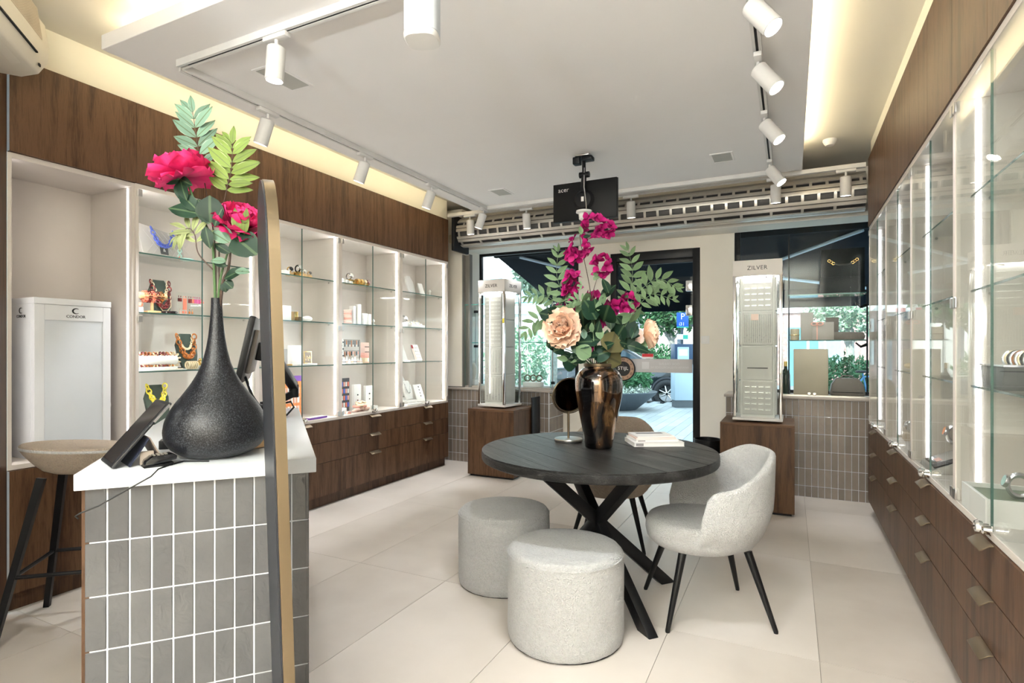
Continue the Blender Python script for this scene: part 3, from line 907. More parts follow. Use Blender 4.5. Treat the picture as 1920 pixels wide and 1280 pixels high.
# ---- bucket chairs
def sm(t):
    t = max(0, min(1, t))
    return t * t * (3 - 2 * t)
def chair(loc, rz, fabric, label, legs):
    t = thing('bucket_chair', label, 'chair', loc, rz, 'bucket chairs at the table')
    PH = R(112)
    nk = 18
    def sect(u):
        ph = -PH + 2 * PH * u
        a = abs(ph)
        top = 0.775 - 0.15 * sm((a - R(22)) / R(80))
        e = (PH - a) / R(15)
        end = math.sqrt(max(0.0, 1 - (1 - min(1, e)) ** 2)) if e < 1 else 1
        z0 = 0.345
        top = z0 + 0.10 + (top - z0 - 0.10) * (0.25 + 0.75 * end)
        dx, dy = -math.cos(ph), math.sin(ph)
        out = []
        th = 0.034
        for k in range(nk):
            if k < 8:
                s = k / 7
                z = z0 + (top - z0) * s
                q = 0.205 + 0.085 * min(1, s * 2.2) ** 0.6 + 0.012 * s
                off = 0
            elif k < 12:
                b = PI * (k - 7) / 5
                z = top + th * 0.55 * math.sin(b)
                q = 0.302 - th * (1 - math.cos(b)) / 2 * 1.0
            else:
                s = 1 - (k - 11.5) / 6
                z = z0 + 0.05 + (top - z0 - 0.05) * s
                q = 0.205 + 0.085 * min(1, s * 2.2) ** 0.6 + 0.012 * s - th
            out.append((q * dx * 0.97 - 0.02 + 0.05 * max(0, math.cos(PI - a)), q * dy * 0.98, z))
        return out
    nu = 49
    S = [sect(i / (nu - 1)) for i in range(nu)]
    vs = [p for s in S for p in s]
    fs = []
    for i in range(nu - 1):
        for k in range(nk):
            a, b = i * nk + k, i * nk + (k + 1) % nk
            fs.append((a, b, b + nk, a + nk))
    fs += [tuple(range(nk)), tuple((nu - 1) * nk + k for k in range(nk))]
    MB().add(vs, fs).build('backrest', fabric, t, ang=70)
    def seat(u, v):
        a = 2 * PI * u
        prof = [(0.01, 0.325), (0.6, 0.325), (0.86, 0.335), (0.97, 0.365), (1.0, 0.40), (0.99, 0.435), (0.93, 0.458), (0.7, 0.468), (0.01, 0.472)]
        i = min(int(v * 8), 7)
        f_ = v * 8 - i
        q = prof[i][0] * (1 - f_) + prof[i + 1][0] * f_
        z = prof[i][1] * (1 - f_) + prof[i + 1][1] * f_
        ex = 0.255 if math.cos(a) > 0 else 0.23
        return (0.035 + ex * q * math.cos(a), 0.245 * q * math.sin(a), z)
    MB().grid(48, 33, seat, close_u=True).build('seat', fabric, t, ang=70)
    for (fx, fy) in legs:
        MB().tube([(fx * 0.62, fy * 0.62, 0.335), (fx * 0.66, fy * 0.66, 0.30), (fx, fy, 0.006), (fx, fy, 0)], [0.019, 0.018, 0.0105, 0.0095], 12).build('leg', M_BLACK, t)
    return t
chair((-0.372, 2.908, 0), math.atan2(-0.424, -0.905), M_BOUC, 'white boucle bucket chair on thin black legs, right of the table', ((.245, .228), (.245, -.228), (-.24, .228), (-.24, -.228)))
chair((-1.07, 3.70, 0), R(-84), M_BEIGE, 'beige boucle bucket chair behind the table, mostly hidden by it', ((.215, .235), (.215, -.235), (-.215, .235), (-.215, -.235)))

# ---- bar stool
bs = thing('bar_stool', 'beige boucle bar stool with black splayed legs behind the counter', 'stool', (-2.995, 1.479, 0.0), math.atan2(0.333, -0.297))
def bseat(u, v):
    a = 2 * PI * u
    prof = [(0.01, 0.705), (0.45, 0.707), (0.62, 0.72), (0.80, 0.755), (0.94, 0.79), (1.0, 0.81), (1.0, 0.825), (0.97, 0.832), (0.85, 0.826), (0.5, 0.815), (0.01, 0.812)]
    i = min(int(v * 10), 9)
    f_ = v * 10 - i
    q = prof[i][0] * (1 - f_) + prof[i + 1][0] * f_
    z = prof[i][1] * (1 - f_) + prof[i + 1][1] * f_
    z += 0.02 * q * q * math.cos(a - 2.2)
    return (0.212 * q * math.cos(a), 0.212 * q * math.sin(a), z)
MB().grid(56, 41, bseat, close_u=True).build('seat', M_BEIGE, bs, ang=75)
MB().grid(56, 9, lambda u, v: (0.2145 * math.cos(2 * PI * u) * (1 - .01 * math.cos(6.28 * v)), 0.2145 * math.sin(2 * PI * u) * (1 - .01 * math.cos(6.28 * v)), 0.817 + 0.006 * math.sin(6.28 * v) + 0.02 * math.cos(2 * PI * u - 2.2)), close_u=True).build('piping', M_BOUC, bs, ang=80)
for sx_, sy_ in ((1, 1), (1, -1), (-1, 1), (-1, -1)):
    MB().tube([(sx_ * 0.10, sy_ * 0.10, 0.70), (sx_ * 0.223, sy_ * 0.223, 0)], [0.021, 0.017], 4).build('leg', M_BLACK, bs, smooth=False)
for (a, b) in (((1, 1), (1, -1)), ((1, -1), (-1, -1)), ((-1, -1), (-1, 1)), ((-1, 1), (1, 1))):
    k = 0.10 + 0.123 * (0.70 - 0.29) / 0.70
    MB().cyl((a[0] * k, a[1] * k, 0.29), (b[0] * k, b[1] * k, 0.29), 0.009, 8).build('footrest', M_BLACK, bs)

# ---- sales counter
# local x along the front edge (A to B), local y along its length away from the camera
CA = math.atan2(0.465, 0.408)
ct = thing('sales_counter', 'tiled sales counter with white top in the left foreground', 'counter', (-1.731, 0.843, 0), CA)
CWid, CLen = 0.619, 1.61
MB().box(0.03, 0.0232, 0, CWid - 0.0232, CLen - 0.02, 0.895).build('core', M_TGROUT, ct, smooth=False)
MB().box(0, 0, 0.8955, CWid, CLen, 0.94).build('countertop', plain('white_worktop', (0.66, 0.69, 0.73), 0.35, vary=0.02), ct, bevel=0.002)
M_CT = tile_mat('grey_glaze', [(0.072, 0.074, 0.080), (0.094, 0.096, 0.102), (0.122, 0.123, 0.128)], 0.13, 0.25, 7)
CTW = (CWid - 0.036) / 11
ZC = [(.745, .895), (.595, .745), (.445, .595), (.295, .445), (.145, .295), (0.0, .145)]
old = M_TILE
M_TILE = M_CT
for i in range(11):
    for z0, z1 in ZC:
        link('tile', tile_mesh(z1 - z0, CTW), M_CT, ct, M=Matrix.Translation((0.018 + i * CTW, 0.021 + random.uniform(-.0008, .0008), z0)) @ Euler((random.uniform(-.004, .004), 0, random.uniform(-.012, .012))).to_matrix().to_4x4())
for i in range(30):
    for z0, z1 in ZC:
        link('tile', tile_mesh(z1 - z0, 0.0525), M_CT, ct, M=Matrix.Translation((CWid - 0.021, 0.018 + i * 0.0525, z0)) @ Matrix.Rotation(PI / 2, 4, 'Z') @ Euler((random.uniform(-.004, .004), 0, random.uniform(-.012, .012))).to_matrix().to_4x4())
MB().box(0.012, 0.024, 0, 0.03, CLen - 0.02, 0.895).build('side_panel', M_WOOD2, ct, smooth=False)
M_TILE = old
CM = Matrix.Translation((-1.731, 0.843, 0)) @ Matrix.Rotation(CA, 4, 'Z')
def onc(px, py):
    return at(px, py, z=0.94)

# ---- tall mirror standing edge-on before the counter
mi_near, mi_far = V((-1.032, 0.960)), V((-1.363, 1.211))
mdir = (mi_far - mi_near).normalized()
mw = 0.415
mrr = thing('standing_mirror', 'tall arched mirror in a brass frame, seen edge-on before the counter', 'mirror', (mi_near.x, mi_near.y, 0))
xx = V((mdir.x, mdir.y, 0))
yy = V((mdir.y, -mdir.x, 0))           # the frame's depth, towards the right of the picture
lean = R(1.8)
zz = V((0, 0, 1))
mrr.matrix_world = Matrix(((xx.x, yy.x, 0, mi_near.x), (xx.y, yy.y, 0, mi_near.y), (0, 0, 1, 0), (0, 0, 0, 1))) @ Matrix.Rotation(lean, 4, 'X')
def arch(w, h, ins=0, n=24):
    r = w / 2 - ins
    p = [(ins, ins), (w - ins, ins)]
    for k in range(n + 1):
        a = PI * k / n
        p.append((w / 2 + r * math.cos(a), h - w / 2 + r * math.sin(a)))
    return p
po, pi_ = arch(mw, 1.715), arch(mw, 1.715, 0.012)
n_ = len(po)
vs = [(p[0], y, p[1]) for y in (-0.0125, 0.0125) for p in po] + [(p[0], y, p[1]) for y in (-0.0125, 0.0125) for p in pi_]
fs = []
for i in range(n_):
    j = (i + 1) % n_
    fs += [(i, j, n_ + j, n_ + i), (2 * n_ + i, 2 * n_ + j, 3 * n_ + j, 3 * n_ + i), (i, j, 2 * n_ + j, 2 * n_ + i), (n_ + i, n_ + j, 3 * n_ + j, 3 * n_ + i)]
MB().add(vs, fs).build('frame', M_BRASS, mrr, ang=30)
MB().prism(arch(mw, 1.715, 0.002), -0.017, -0.013, 'y').build('back_board', plain('navy_black_board', (0.012, 0.014, 0.022), 0.45), mrr, ang=30)
MB().prism(arch(mw, 1.715, 0.0125), 0.004, 0.009, 'y').build('mirror_glass', plain('mirror', (0.9, 0.9, 0.9), 0.02, 1.0, vary=0), mrr, ang=30)

# ---- black bottle vase on the counter
VB = V((-1.637, 1.198, 0.94))
bv = thing('bottle_vase', 'black speckled bottle vase with a slim neck on the counter', 'vase', VB)
def vase_mat():
    m, nt, b = new_mat('speckled_black')
    tc = N(nt, 'ShaderNodeTexCoord')
    no = N(nt, 'ShaderNodeTexNoise', i_Scale=260.0, i_Detail=3.0)
    nt.links.new(tc.outputs['Object'], no.inputs['Vector'])
    r = ramp(nt, [(0.48, (0.005, 0.0055, 0.008)), (0.66, (0.045, 0.049, 0.06))])
    nt.links.new(no.outputs['Fac'], r.inputs['Fac'])
    nt.links.new(r.outputs['Color'], b.inputs['Base Color'])
    b.inputs['Roughness'].default_value = 0.36
    b.inputs['Specular IOR Level'].default_value = 0.4
    bp = N(nt, 'ShaderNodeBump', i_Strength=0.35, i_Distance=0.003)
    nt.links.new(no.outputs['Fac'], bp.inputs['Height'])
    nt.links.new(bp.outputs['Normal'], b.inputs['Normal'])
    return m
kz = 0.00170
pts = [(40, 854), (62, 846), (76, 836), (85, 822), (87.5, 806), (85, 788), (79, 772), (68, 754), (55, 737), (42, 718), (32, 700), (24, 680), (18, 655), (14, 630), (11, 600), (9.6, 575), (9.4, 560)]
prof = [(0.02, 0.0)] + [(r * kz, (854 - y) * kz) for r, y in pts]
prof2 = []
for i in range(len(prof) - 1):
    for k in range(4):
        t_ = k / 4
        prof2.append((prof[i][0] * (1 - t_) + prof[i + 1][0] * t_, prof[i][1] * (1 - t_) + prof[i + 1][1] * t_))
prof2.append(prof[-1])
sm2 = prof2[:1] + [tuple((prof2[i - 1][k] + 2 * prof2[i][k] + prof2[i + 1][k]) / 4 for k in (0, 1)) for i in range(1, len(prof2) - 1)] + prof2[-1:]
sm2 += [(9.4 * kz - 0.004, sm2[-1][1] - 0.001), (9.4 * kz - 0.004, sm2[-1][1] - 0.10)]
sm2[0] = (0.001, 0)
MB().lathe(sm2, 64, caps=False).build('body', vase_mat(), bv, ang=60)

# ---- tablet on its case, card reader, cable
tp = onc(213, 880)
tl = thing('tablet', 'tablet in a black folding case leaning beside the black vase', 'tablet', (tp.x, tp.y, 0.94), CA + R(22))
TM = Matrix.Rotation(-R(50), 4, 'Y') @ Matrix.Scale(.93, 4)
MB().box(0, 0, 0, 0.245, 0.175, 0.010).build('case', plain('tablet_case', (0.02, 0.021, 0.024), 0.5), tl, bevel=0.004, M=TM)
MB().box(0.012, 0.012, 0.0101, 0.233, 0.163, 0.0118).build('screen', plain('tablet_screen', (0.02, 0.02, 0.022), 0.08), tl, M=TM)
MB().box(0.10, 0.02, -0.0018, 0.23, 0.155, -0.0003).build('back_cover', plain('tablet_back', (0.16, 0.12, 0.11), 0.4), tl, M=TM, bevel=0.0005)
MB().box(0.17, -0.001, 0.001, 0.238, -0.0002, 0.009).build('edge_trim', M_SILV, tl, M=TM)
MB().prism([(0.085, 0.078), (0.037, 0.0008), (0.040, 0.0008), (0.0865, 0.076)], 0.0, 0.175, 'y').build('stand_flap', plain('navy_flap', (0.02, 0.025, 0.05), 0.5), tl, smooth=False)
MB().prism([(0.087, 0.078), (0.125, 0.0008), (0.128, 0.0008), (0.089, 0.0795)], 0.0, 0.175, 'y').build('stand_flap', plain('taupe_flap', (0.30, 0.24, 0.21), 0.6), tl, smooth=False)
cp_ = onc(268, 877)
cr = thing('card_reader', 'black card payment terminal between tablet and vase', 'card reader', (cp_.x, cp_.y, 0.94), CA + R(20))
cr.scale = (.72, .72, .72)
MB().prism([(0, 0), (0.10, 0), (0.105, 0.012), (0.012, 0.006)], -0.02, 0.06, 'y').build('dock', M_BLACKP, cr, bevel=0.002)
MB().prism([(0.004, 0.008), (0.015, 0.005), (0.115, 0.022), (0.118, 0.036), (0.10, 0.045), (0.03, 0.040), (0.008, 0.024)], -0.015, 0.055, 'y').build('terminal', plain('gloss_black', (0.012, 0.012, 0.014), 0.12), cr, bevel=0.004)
keys = MB()
for i in range(4):
    for j in range(3):
        MB().box(0.035 + i * .014, 0.0 + j * .016, 0.041 + i * .0007, 0.044 + i * .014, 0.011 + j * .016, 0.045 + i * .0007).build('key', M_STEEL, cr, bevel=0.001, seg=1)
MB().box(0.0, 0.065, 0, 0.05, 0.075, 0.055).build('receipt_box', plain('grey_plastic', (0.45, 0.38, 0.33), 0.5), cr, bevel=0.004)
tr_ = onc(315, 838)
tyy = thing('ring_tray', 'small dark tray of rings behind the card reader', 'tray', (tr_.x, tr_.y, 0.94), CA)
MB().box(-0.02, -0.05, 0, 0.06, 0.07, 0.03).build('tray', M_BLACKP, tyy, bevel=0.003)
for i in range(6):
    MB().torus((0, 0, 0), 0.010, 0.0022, 16, 6, M=Matrix.Translation((0.0 + (i % 3) * .018, -0.03 + (i // 3) * .04, 0.0385)) @ Matrix.Rotation(PI / 2, 4, 'X')).build('ring', M_SILV, tyy)
cb = [onc(392, 866), onc(345, 866), onc(318, 873)]
cb = [V((p.x, p.y, 0.943)) for p in cb]
cb += [W(297, 879, 1.590), W(283, 893, 1.574), W(240, 917, 1.552), W(185, 948, 1.53), W(150, 962, 1.512), W(141, 968, 1.507), W(147, 972, 1.505)]
cbl = MB().tube(cb, 0.0021, 8).build('power_cable', M_BLACKP)
tag(cbl, 'thin black cable running over the front edge of the counter', 'cable')
wb = onc(478, 838)
wbw = thing('wooden_dish', 'small light wooden dish peeking out behind the black vase', 'dish', (wb.x, wb.y, 0.94))
MB().lathe([(0.03, 0), (0.045, 0.006), (0.052, 0.028), (0.049, 0.028), (0.04, 0.01), (0.001, 0.008)], 28, caps=False).build('bowl', M_LWOOD, wbw)

# ---- counter monitor on an arm
mon = thing('counter_monitor', 'flat monitor on a black arm behind the tall mirror', 'monitor', CM @ V((0.33, 1.22, 0.94)), CA)
# local: x across the counter, y along it
MT = Matrix.Translation((0.065, -0.30, 0.335)) @ Matrix.Rotation(R(-2), 4, 'Z') @ Matrix.Rotation(R(12), 4, 'Y')
MB().box(-0.012, -0.25, -0.14, 0.012, 0.25, 0.14).build('panel', M_BLACKP, mon, bevel=0.003, M=MT)
MB().box(-0.0135, -0.24, -0.13, -0.0121, 0.24, 0.13).build('screen', plain('dark_screen', (0.02, 0.02, 0.025), 0.1), mon, M=MT)
MB().box(0.0121, -0.15, -0.10, 0.03, 0.15, 0.09).build('rear_cover', plain('grey_cover', (0.25, 0.22, 0.20), 0.5), mon, bevel=0.006, M=MT)
MB().box(0.0301, -0.04, -0.04, 0.06, 0.04, 0.04).build('bracket', M_BLACKP, mon, bevel=0.004, M=MT)
MB().tube([(0.10, -0.30, 0.335), (0.13, -0.28, 0.33), (0.15, -0.24, 0.325)], 0.022, 8).build('arm_head', M_BLACKP, mon)
MB().tube([(0.15, -0.24, 0.325), (0.255, 0.03, 0.145)], [0.03, 0.03], 4).build('upper_arm', M_BLACKP, mon, bevel=0.004)
MB().cyl((0.255, 0.03, 0.09), (0.255, 0.03, 0.155), 0.024, 14).build('elbow', M_BLACKP, mon)
MB().tube([(0.255, 0.03, 0.11), (0.12, -0.06, 0.055)], 0.024, 4).build('lower_arm', M_BLACKP, mon, bevel=0.004)
MB().lathe([(0.055, 0), (0.055, 0.012), (0.022, 0.014), (0.022, 0.08)], 20, c=(0.12, -0.06, 0)).build('base', M_BLACKP, mon)
MB().tube([(0.05, -0.42, 0.22), (0.075, -0.40, 0.14), (0.10, -0.33, 0.09), (0.15, -0.2, 0.07), (0.17, -.1, .03)], 0.006, 6).build('cable', M_BLACKP, mon)
MB().tube([(0.17, -0.04, 0.06), (0.24, 0.0, 0.07), (0.255, 0.02, 0.04), (0.22, -0.04, 0.008), (0.15, -0.12, 0.008)], 0.005, 6).build('cable', M_BLACKP, mon)

# ---- on the round table
TZ = 0.7608
gv = thing('gold_black_vase', 'large glossy black and gold streaked vase on the round table', 'vase', (-0.904, 2.866, TZ))
def streak():
    m, nt, b = new_mat('gold_streaked_glaze')
    tc = N(nt, 'ShaderNodeTexCoord')
    mp = N(nt, 'ShaderNodeMapping')
    mp.inputs['Scale'].default_value = (11, 11, 1.4)
    nt.links.new(tc.outputs['Object'], mp.inputs['Vector'])
    no = N(nt, 'ShaderNodeTexNoise', i_Scale=1.6, i_Detail=5.0, i_Roughness=0.6, i_Distortion=0.3)
    nt.links.new(mp.outputs[0], no.inputs['Vector'])
    r = ramp(nt, [(0.50, (0.006, 0.005, 0.005)), (0.62, (0.17, 0.085, 0.035)), (0.75, (0.36, 0.22, 0.10))])
    nt.links.new(no.outputs['Fac'], r.inputs['Fac'])
    nt.links.new(r.outputs['Color'], b.inputs['Base Color'])
    b.inputs['Roughness'].default_value = 0.12
    b.inputs['Metallic'].default_value = 0.55
    b.inputs['Coat Weight'].default_value = 1.0
    b.inputs['Coat Roughness'].default_value = 0.03
    return m
vp = [(0.001, 0), (0.066, 0.0), (0.072, 0.006), (0.078, 0.05), (0.088, 0.11), (0.102, 0.18), (0.115, 0.24), (0.124, 0.29), (0.126, 0.33), (0.121, 0.365), (0.106, 0.395), (0.086, 0.413), (0.077, 0.418), (0.077, 0.424)]
MB().lathe(vp, 72, caps=False).build('body', streak(), gv, ang=60)
MB().lathe([(0.0772, 0.4242), (0.0785, 0.426), (0.0785, 0.440), (0.0765, 0.441), (0.070, 0.441), (0.068, 0.42), (0.09, 0.36)], 64, caps=False).build('rim', M_BRASS, gv, ang=60)

tm = thing('table_mirror', 'round tilting brass vanity mirror beside the gold vase', 'mirror', (-1.117, 2.985, TZ), TH)
MB().lathe([(0.001, 0), (0.077, 0), (0.079, 0.004), (0.079, 0.013), (0.076, 0.017), (0.001, 0.018)], 48, caps=False).build('base', M_STEEL, tm)
MB().cyl((0, 0, 0.018), (0, 0, 0.165), 0.0065, 14).build('stem', M_BRASS, tm)
DM = Matrix.Translation((0.004, 0, 0.258)) @ Matrix.Rotation(R(12), 4, 'Z') @ Matrix.Rotation(PI / 2 + R(4), 4, 'X')
MB().torus((0, 0, 0), 0.093, 0.005, 56, 10, M=DM).build('rim', M_BRASS, tm)
MB().lathe([(0.001, 0.003), (0.092, 0.003), (0.092, -0.003), (0.001, -0.003)], 48, caps=False, M=DM).build('mirror_glass', plain('mirror_dark_reflection', (0.06, 0.055, 0.05), 0.03, 1.0, vary=0), tm)  # the dark it mirrors is put into the glass colour
MB().torus((0, 0, 0), 0.101, 0.003, 40, 8, a0=PI, a1=2 * PI, M=Matrix.Translation((0.004, 0, 0.258)) @ Matrix.Rotation(R(12), 4, 'Z') @ Matrix.Rotation(PI / 2, 4, 'X')).build('yoke', M_BRASS, tm)
MB().cyl((-0.106, 0, 0.258), (-0.095, 0, 0.258), 0.005, 8).build('pivot', M_BRASS, tm)

mg = [('white thick catalogue at the bottom of the magazine stack', .27, .20, .022, R(7), (0, 0), M_PAPER), ('pale magazine second from the bottom of the stack', .235, .18, .009, R(9), (-.012, .012), M_PAPER), ('rose-edged magazine second from the top of the stack', .22, .17, .007, R(6), (-.015, .02), M_PINKL), ('white magazine with dark band on top of the stack', .21, .165, .007, R(10), (-.02, .026), M_PAPER)]
mc = at(1222, 834, z=TZ) + V((0.0, 0.05, 0))
z = TZ
for s, w, d, h, a, o, m_ in mg:
    t = thing('magazine', s, 'magazine', (mc.x + o[0], mc.y + o[1], z + 0.0003), TH + a - R(4), 'magazines on the table')
    MB().box(-w / 2, -d / 2, 0, w / 2, d / 2, 0.0012).box(-w / 2, -d / 2, h - .0012, w / 2, d / 2, h).box(-w / 2, d / 2 - .001, .0012, w / 2, d / 2, h - .0012).build('cover', m_, t, smooth=False)
    MB().box(-w / 2 + .002, -d / 2 + .002, 0.0013, w / 2 - .002, d / 2 - .0015, h - .0013).build('pages', M_PAPER, t, smooth=False)
    if 'thick' in s or 'second from the bottom' in s:
        MB().box(-w / 2 + .01, -d / 2 - .0006, h * .2, -w / 2 + .05, -d / 2 - .0001, h * .8).build('spine_label', plain('grey_print', (0.3, 0.28, 0.28), 0.6), t, smooth=False)
    if 'dark band' in s:
        MB().box(-w / 2 + .03, 0.02, h, w / 2 - .03, 0.05, h + .0004).build('cover_print', plain('dark_print', (0.12, 0.12, 0.14), 0.5), t, smooth=False)
    z += h + 0.0006

# ---- pedestals with turning display towers
def pedestal(loc, w, d, h, label):
    t = thing('pedestal', label, 'pedestal', loc)
    MB().box(0, 0, 0.02, w, d, h - 0.02).build('body', M_WOOD, t, bevel=0.001, seg=1)
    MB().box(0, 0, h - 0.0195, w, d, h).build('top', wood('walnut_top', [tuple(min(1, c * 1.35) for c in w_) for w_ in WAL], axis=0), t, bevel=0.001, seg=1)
    MB().box(0.02, 0.02, 0, w - 0.02, d - 0.02, 0.0195).build('base', M_DARK, t, smooth=False)
pedestal((-2.919, 4.917, 0), 0.515, 0.52, 0.676, 'walnut pedestal under the left turning display, by the left window')
pedestal((-0.504, 4.785, 0), 0.533, 0.52, 0.694, 'walnut pedestal under the right turning display, by the right window')
M_PEARL = plain('display_white', (0.74, 0.70, 0.66), 0.5, vary=0.02)
M_PAD = plain('display_pad', (0.66, 0.635, 0.61), 0.7, vary=0.03)
M_TAG = plain('jewellery_tag', (0.78, 0.76, 0.74), 0.5)
def tower(loc, rz, w, h, label, led):
    t = thing('jewellery_display', label, 'display', loc, rz, 'turning display towers')
    hw = w / 2
    MB().cyl((0, 0, 0), (0, 0, 0.014), 0.10, 28).build('turntable', M_DARK, t)
    MB().box(-hw - .015, -hw - .015, 0.0145, hw + .015, hw + .015, 0.035).build('base', M_PAPER, t, bevel=0.004)
    MB().box(-hw - .012, -hw - .012, h - 0.125, hw + .012, hw + .012, h).build('header', M_PEARL, t, bevel=0.003)
    for sx_ in (-1, 1):
        for sy_ in (-1, 1):
            MB().box(sx_ * hw - .011, sy_ * hw - .011, 0.0355, sx_ * hw + .011, sy_ * hw + .011, h - 0.1255).build('post', M_CHROME, t, bevel=0.002)
    MB().box(-hw * .74, -hw * .74, 0.0355, hw * .74, hw * .74, h - .1255).build('core', M_PAPER, t, smooth=False)
    hh = h - 0.16
    for k in range(4):
        MB().box(-hw * .6, -hw * .74 - .03, h - .1395, hw * .6, -hw * .74 - .018, h - .1265).build('pad_fill_strip', M_LED, t, M=Matrix.Rotation(PI / 2 * k, 4, 'Z'), smooth=False)  # added glowing strips, unseen under the header, to brighten the pads
    for k in range(4):
        F_ = Matrix.Rotation(PI / 2 * k, 4, 'Z')
        MB().box(-hw + .013, -hw - .004, 0.05, hw - .013, -hw, h - .13).build('glass_door', M_GLASS, t, M=F_, smooth=False)
        fr = thing_part = None
        link('lettering', text_mesh('ZILVER', 0.046, space=1.05), M_INK, t, M=F_ @ Matrix.Translation((0, -hw - .0126, h - .064)) @ Matrix.Rotation(PI / 2, 4, 'X'))
        # four pads of jewellery, each its own part
        for q in range(4):
            z0 = 0.06 + q * hh * 0.245
            z1 = z0 + hh * 0.235
            pd = MB().box(-hw * .66, -hw * .74 - .014, z0, hw * .66, -hw * .74 - .001, z1).build('pad', M_PAD, t, M=F_, bevel=0.003, seg=1)
            if k in (1, 2):
                continue
            if k == 0 and led == 'slot' and q == 1:
                MB().box(-hw * .45, -hw * .74 - .0165, z0 + .09, hw * .45, -hw * .74 - .0145, z0 + .098).build('slot', M_INK, pd)
                continue
            cols, rows = ((4, 5) if q in (0, 3) else (13, 1)) if led == 'slot' else ((5, 6) if q > 1 else (5, 1))
            for i in range(cols):
                for j in range(rows):
                    cx_ = -hw * .60 + hw * 1.2 * (i + .5) / cols
                    cz = z0 + (z1 - z0) * (0.08 + 0.86 * (j + .5) / rows)
                    if rows > 1:
                        tg = MB().box(cx_ - hw * .5 / cols, -hw * .74 - .017, cz - .009, cx_ + hw * .5 / cols, -hw * .74 - .0142, cz + .006).build('tag', M_TAG, pd, smooth=False)
                        if k == 0 and led == 'slot':
                            MB().box(cx_ - hw * .38 / cols, -hw * .74 - .0185, cz - .006, cx_ + hw * .38 / cols, -hw * .74 - .0172, cz - .003).build('earring', M_SILV, pd, smooth=False)
                    else:
                        MB().tube([(cx_, -hw * .74 - .016, z0 + .02), (cx_, -hw * .74 - .017, z1 - .02)], .0016, 5).build('chain', M_SILV, pd)
                        MB().ball((cx_, -hw * .74 - .017, z0 + .06 + .02 * math.sin(i * 2.1)), .005, 6, 4).build('pendant', M_SILV, pd)
        if led == 'tube' and k == 0:
            MB().cyl((-hw * .1, -hw - .012, 0.15), (-hw * .1, -hw - .012, h - .14), 0.0045, 8).build('light_streak', emit_mat('soft_streak', (1, .9, .8), 3), t, M=F_)  # glowing tube drawn for a streak of light on the glass
        if led == 'tube' and k == 0:
            MB().box(hw - .012, -hw - .016, h * .66, hw + .008, -hw - .0125, h * .66 + .045).build('yellow_tag', M_YEL, t, M=F_, smooth=False)
        if led == 'slot' and k == 0:
            MB().box(-hw * .28, -hw * .74 - .0225, 0.06 + 2.72 * hh * .245, hw * .05, -hw * .74 - .0195, 0.06 + 2.9 * hh * .245).build('pink_tag', M_PINKL, t, M=F_, smooth=False)
        MB().box(hw * .35, -hw - .012, h - .145, hw * .75, -hw - .0045, h - .132).build('door_lock', M_CHROME, t, M=F_, bevel=0.002)
    return t
tower((-2.70, 5.20, 0.6765), R(-6), 0.30, 1.30 - .0, 'turning glass jewellery tower marked in black, left by the left shop window', 'tube')
tower((-0.235, 5.03, 0.6945), R(0), 0.335, 1.285, 'turning glass jewellery tower marked in black, right by the right shop window', 'slot')
bn = thing('waste_bin', 'small black waste bin beside the right pedestal', 'bin', (-0.64, 5.10, 0))
MB().lathe([(0.09, 0), (0.095, 0.004), (0.11, 0.50), (0.105, 0.50), (0.09, 0.02), (0.001, 0.015)], 32, caps=False).build('body', M_BLACKP, bn)
MB().torus((0, 0, 0.502), 0.109, 0.004, 36, 8).build('rim', M_BLACKP, bn)
bp_ = thing('upright_screen', 'black upright screen between left pedestal and tiled low wall', 'screen', (-2.39, 5.30, 0))
MB().box(0, 0, 0, 0.016, 0.19, 0.775).build('board', M_BLACK, bp_, bevel=0.001)

ORD = ('first','second','third','fourth','fifth','sixth','seventh','eighth','ninth')

# ================================================================ goods in the left cabinets
Z0, Z1, Z2, Z3 = 0.7123, 1.1453, 1.4953, 1.8453
def sh(px, z, x=-3.56):
    p = at(px, 653, x=x)
    return V((x, p.y, z))
def cab(name, label, cat, px, z, x=-3.56, rz=0.0, group=None):
    return thing(name, label, cat, sh(px, z, x), PI / 2 + rz, group)      # local -y faces the room, +x to the right
BUST = [(-.28, 1), (.28, 1), (.36, .86), (.5, .68), (.46, .36), (.33, 0), (-.33, 0), (-.46, .36), (-.5, .68), (-.36, .86)]
def bust(px, z, w, h, mat, label, x=-3.60, rz=0, group=None, lean=14):
    t = cab('necklace_bust', label, 'display bust', px, z, x, rz, group)
    T = Matrix.Translation((0, 0, .013 * math.sin(R(lean)) + .0005)) @ Matrix.Rotation(-R(lean), 4, 'X')
    MB().prism([(a * w, b * h) for a, b in BUST], -0.012, 0.012, 'y', M=T).build('board', mat, t, bevel=0.005)
    MB().box(-w * .3, 0.014, 0.0003, w * .3, h * .30, 0.008).build('foot', mat, t)
    return t
def chain_mesh(a, top, bot, r, n, M=None, k=0.32, y=-0.022):
    mb = MB()
    for i in range(n):
        s = -1 + 2 * i / (n - 1)
        x = a * math.copysign(abs(s) ** .8, s)
        z = bot + (top - bot) * abs(s) ** 2.2
        ds = 0.05
        x2 = a * math.copysign(abs(s + ds) ** .8, s + ds)
        z2 = bot + (top - bot) * abs(s + ds) ** 2.2
        ang = math.atan2(z2 - z, x2 - x)
        m = Matrix.Translation((x, y, z)) @ Matrix.Rotation(-ang, 4, 'Y') @ Matrix.Rotation(PI / 2 + (0.5 if i % 2 else -0.5), 4, 'X') @ Matrix.Diagonal((1.35, 1, 1, 1))
        mb.torus((0, 0, 0), r, r * k, 10, 5, M=(M @ m) if M else m)
    return mb
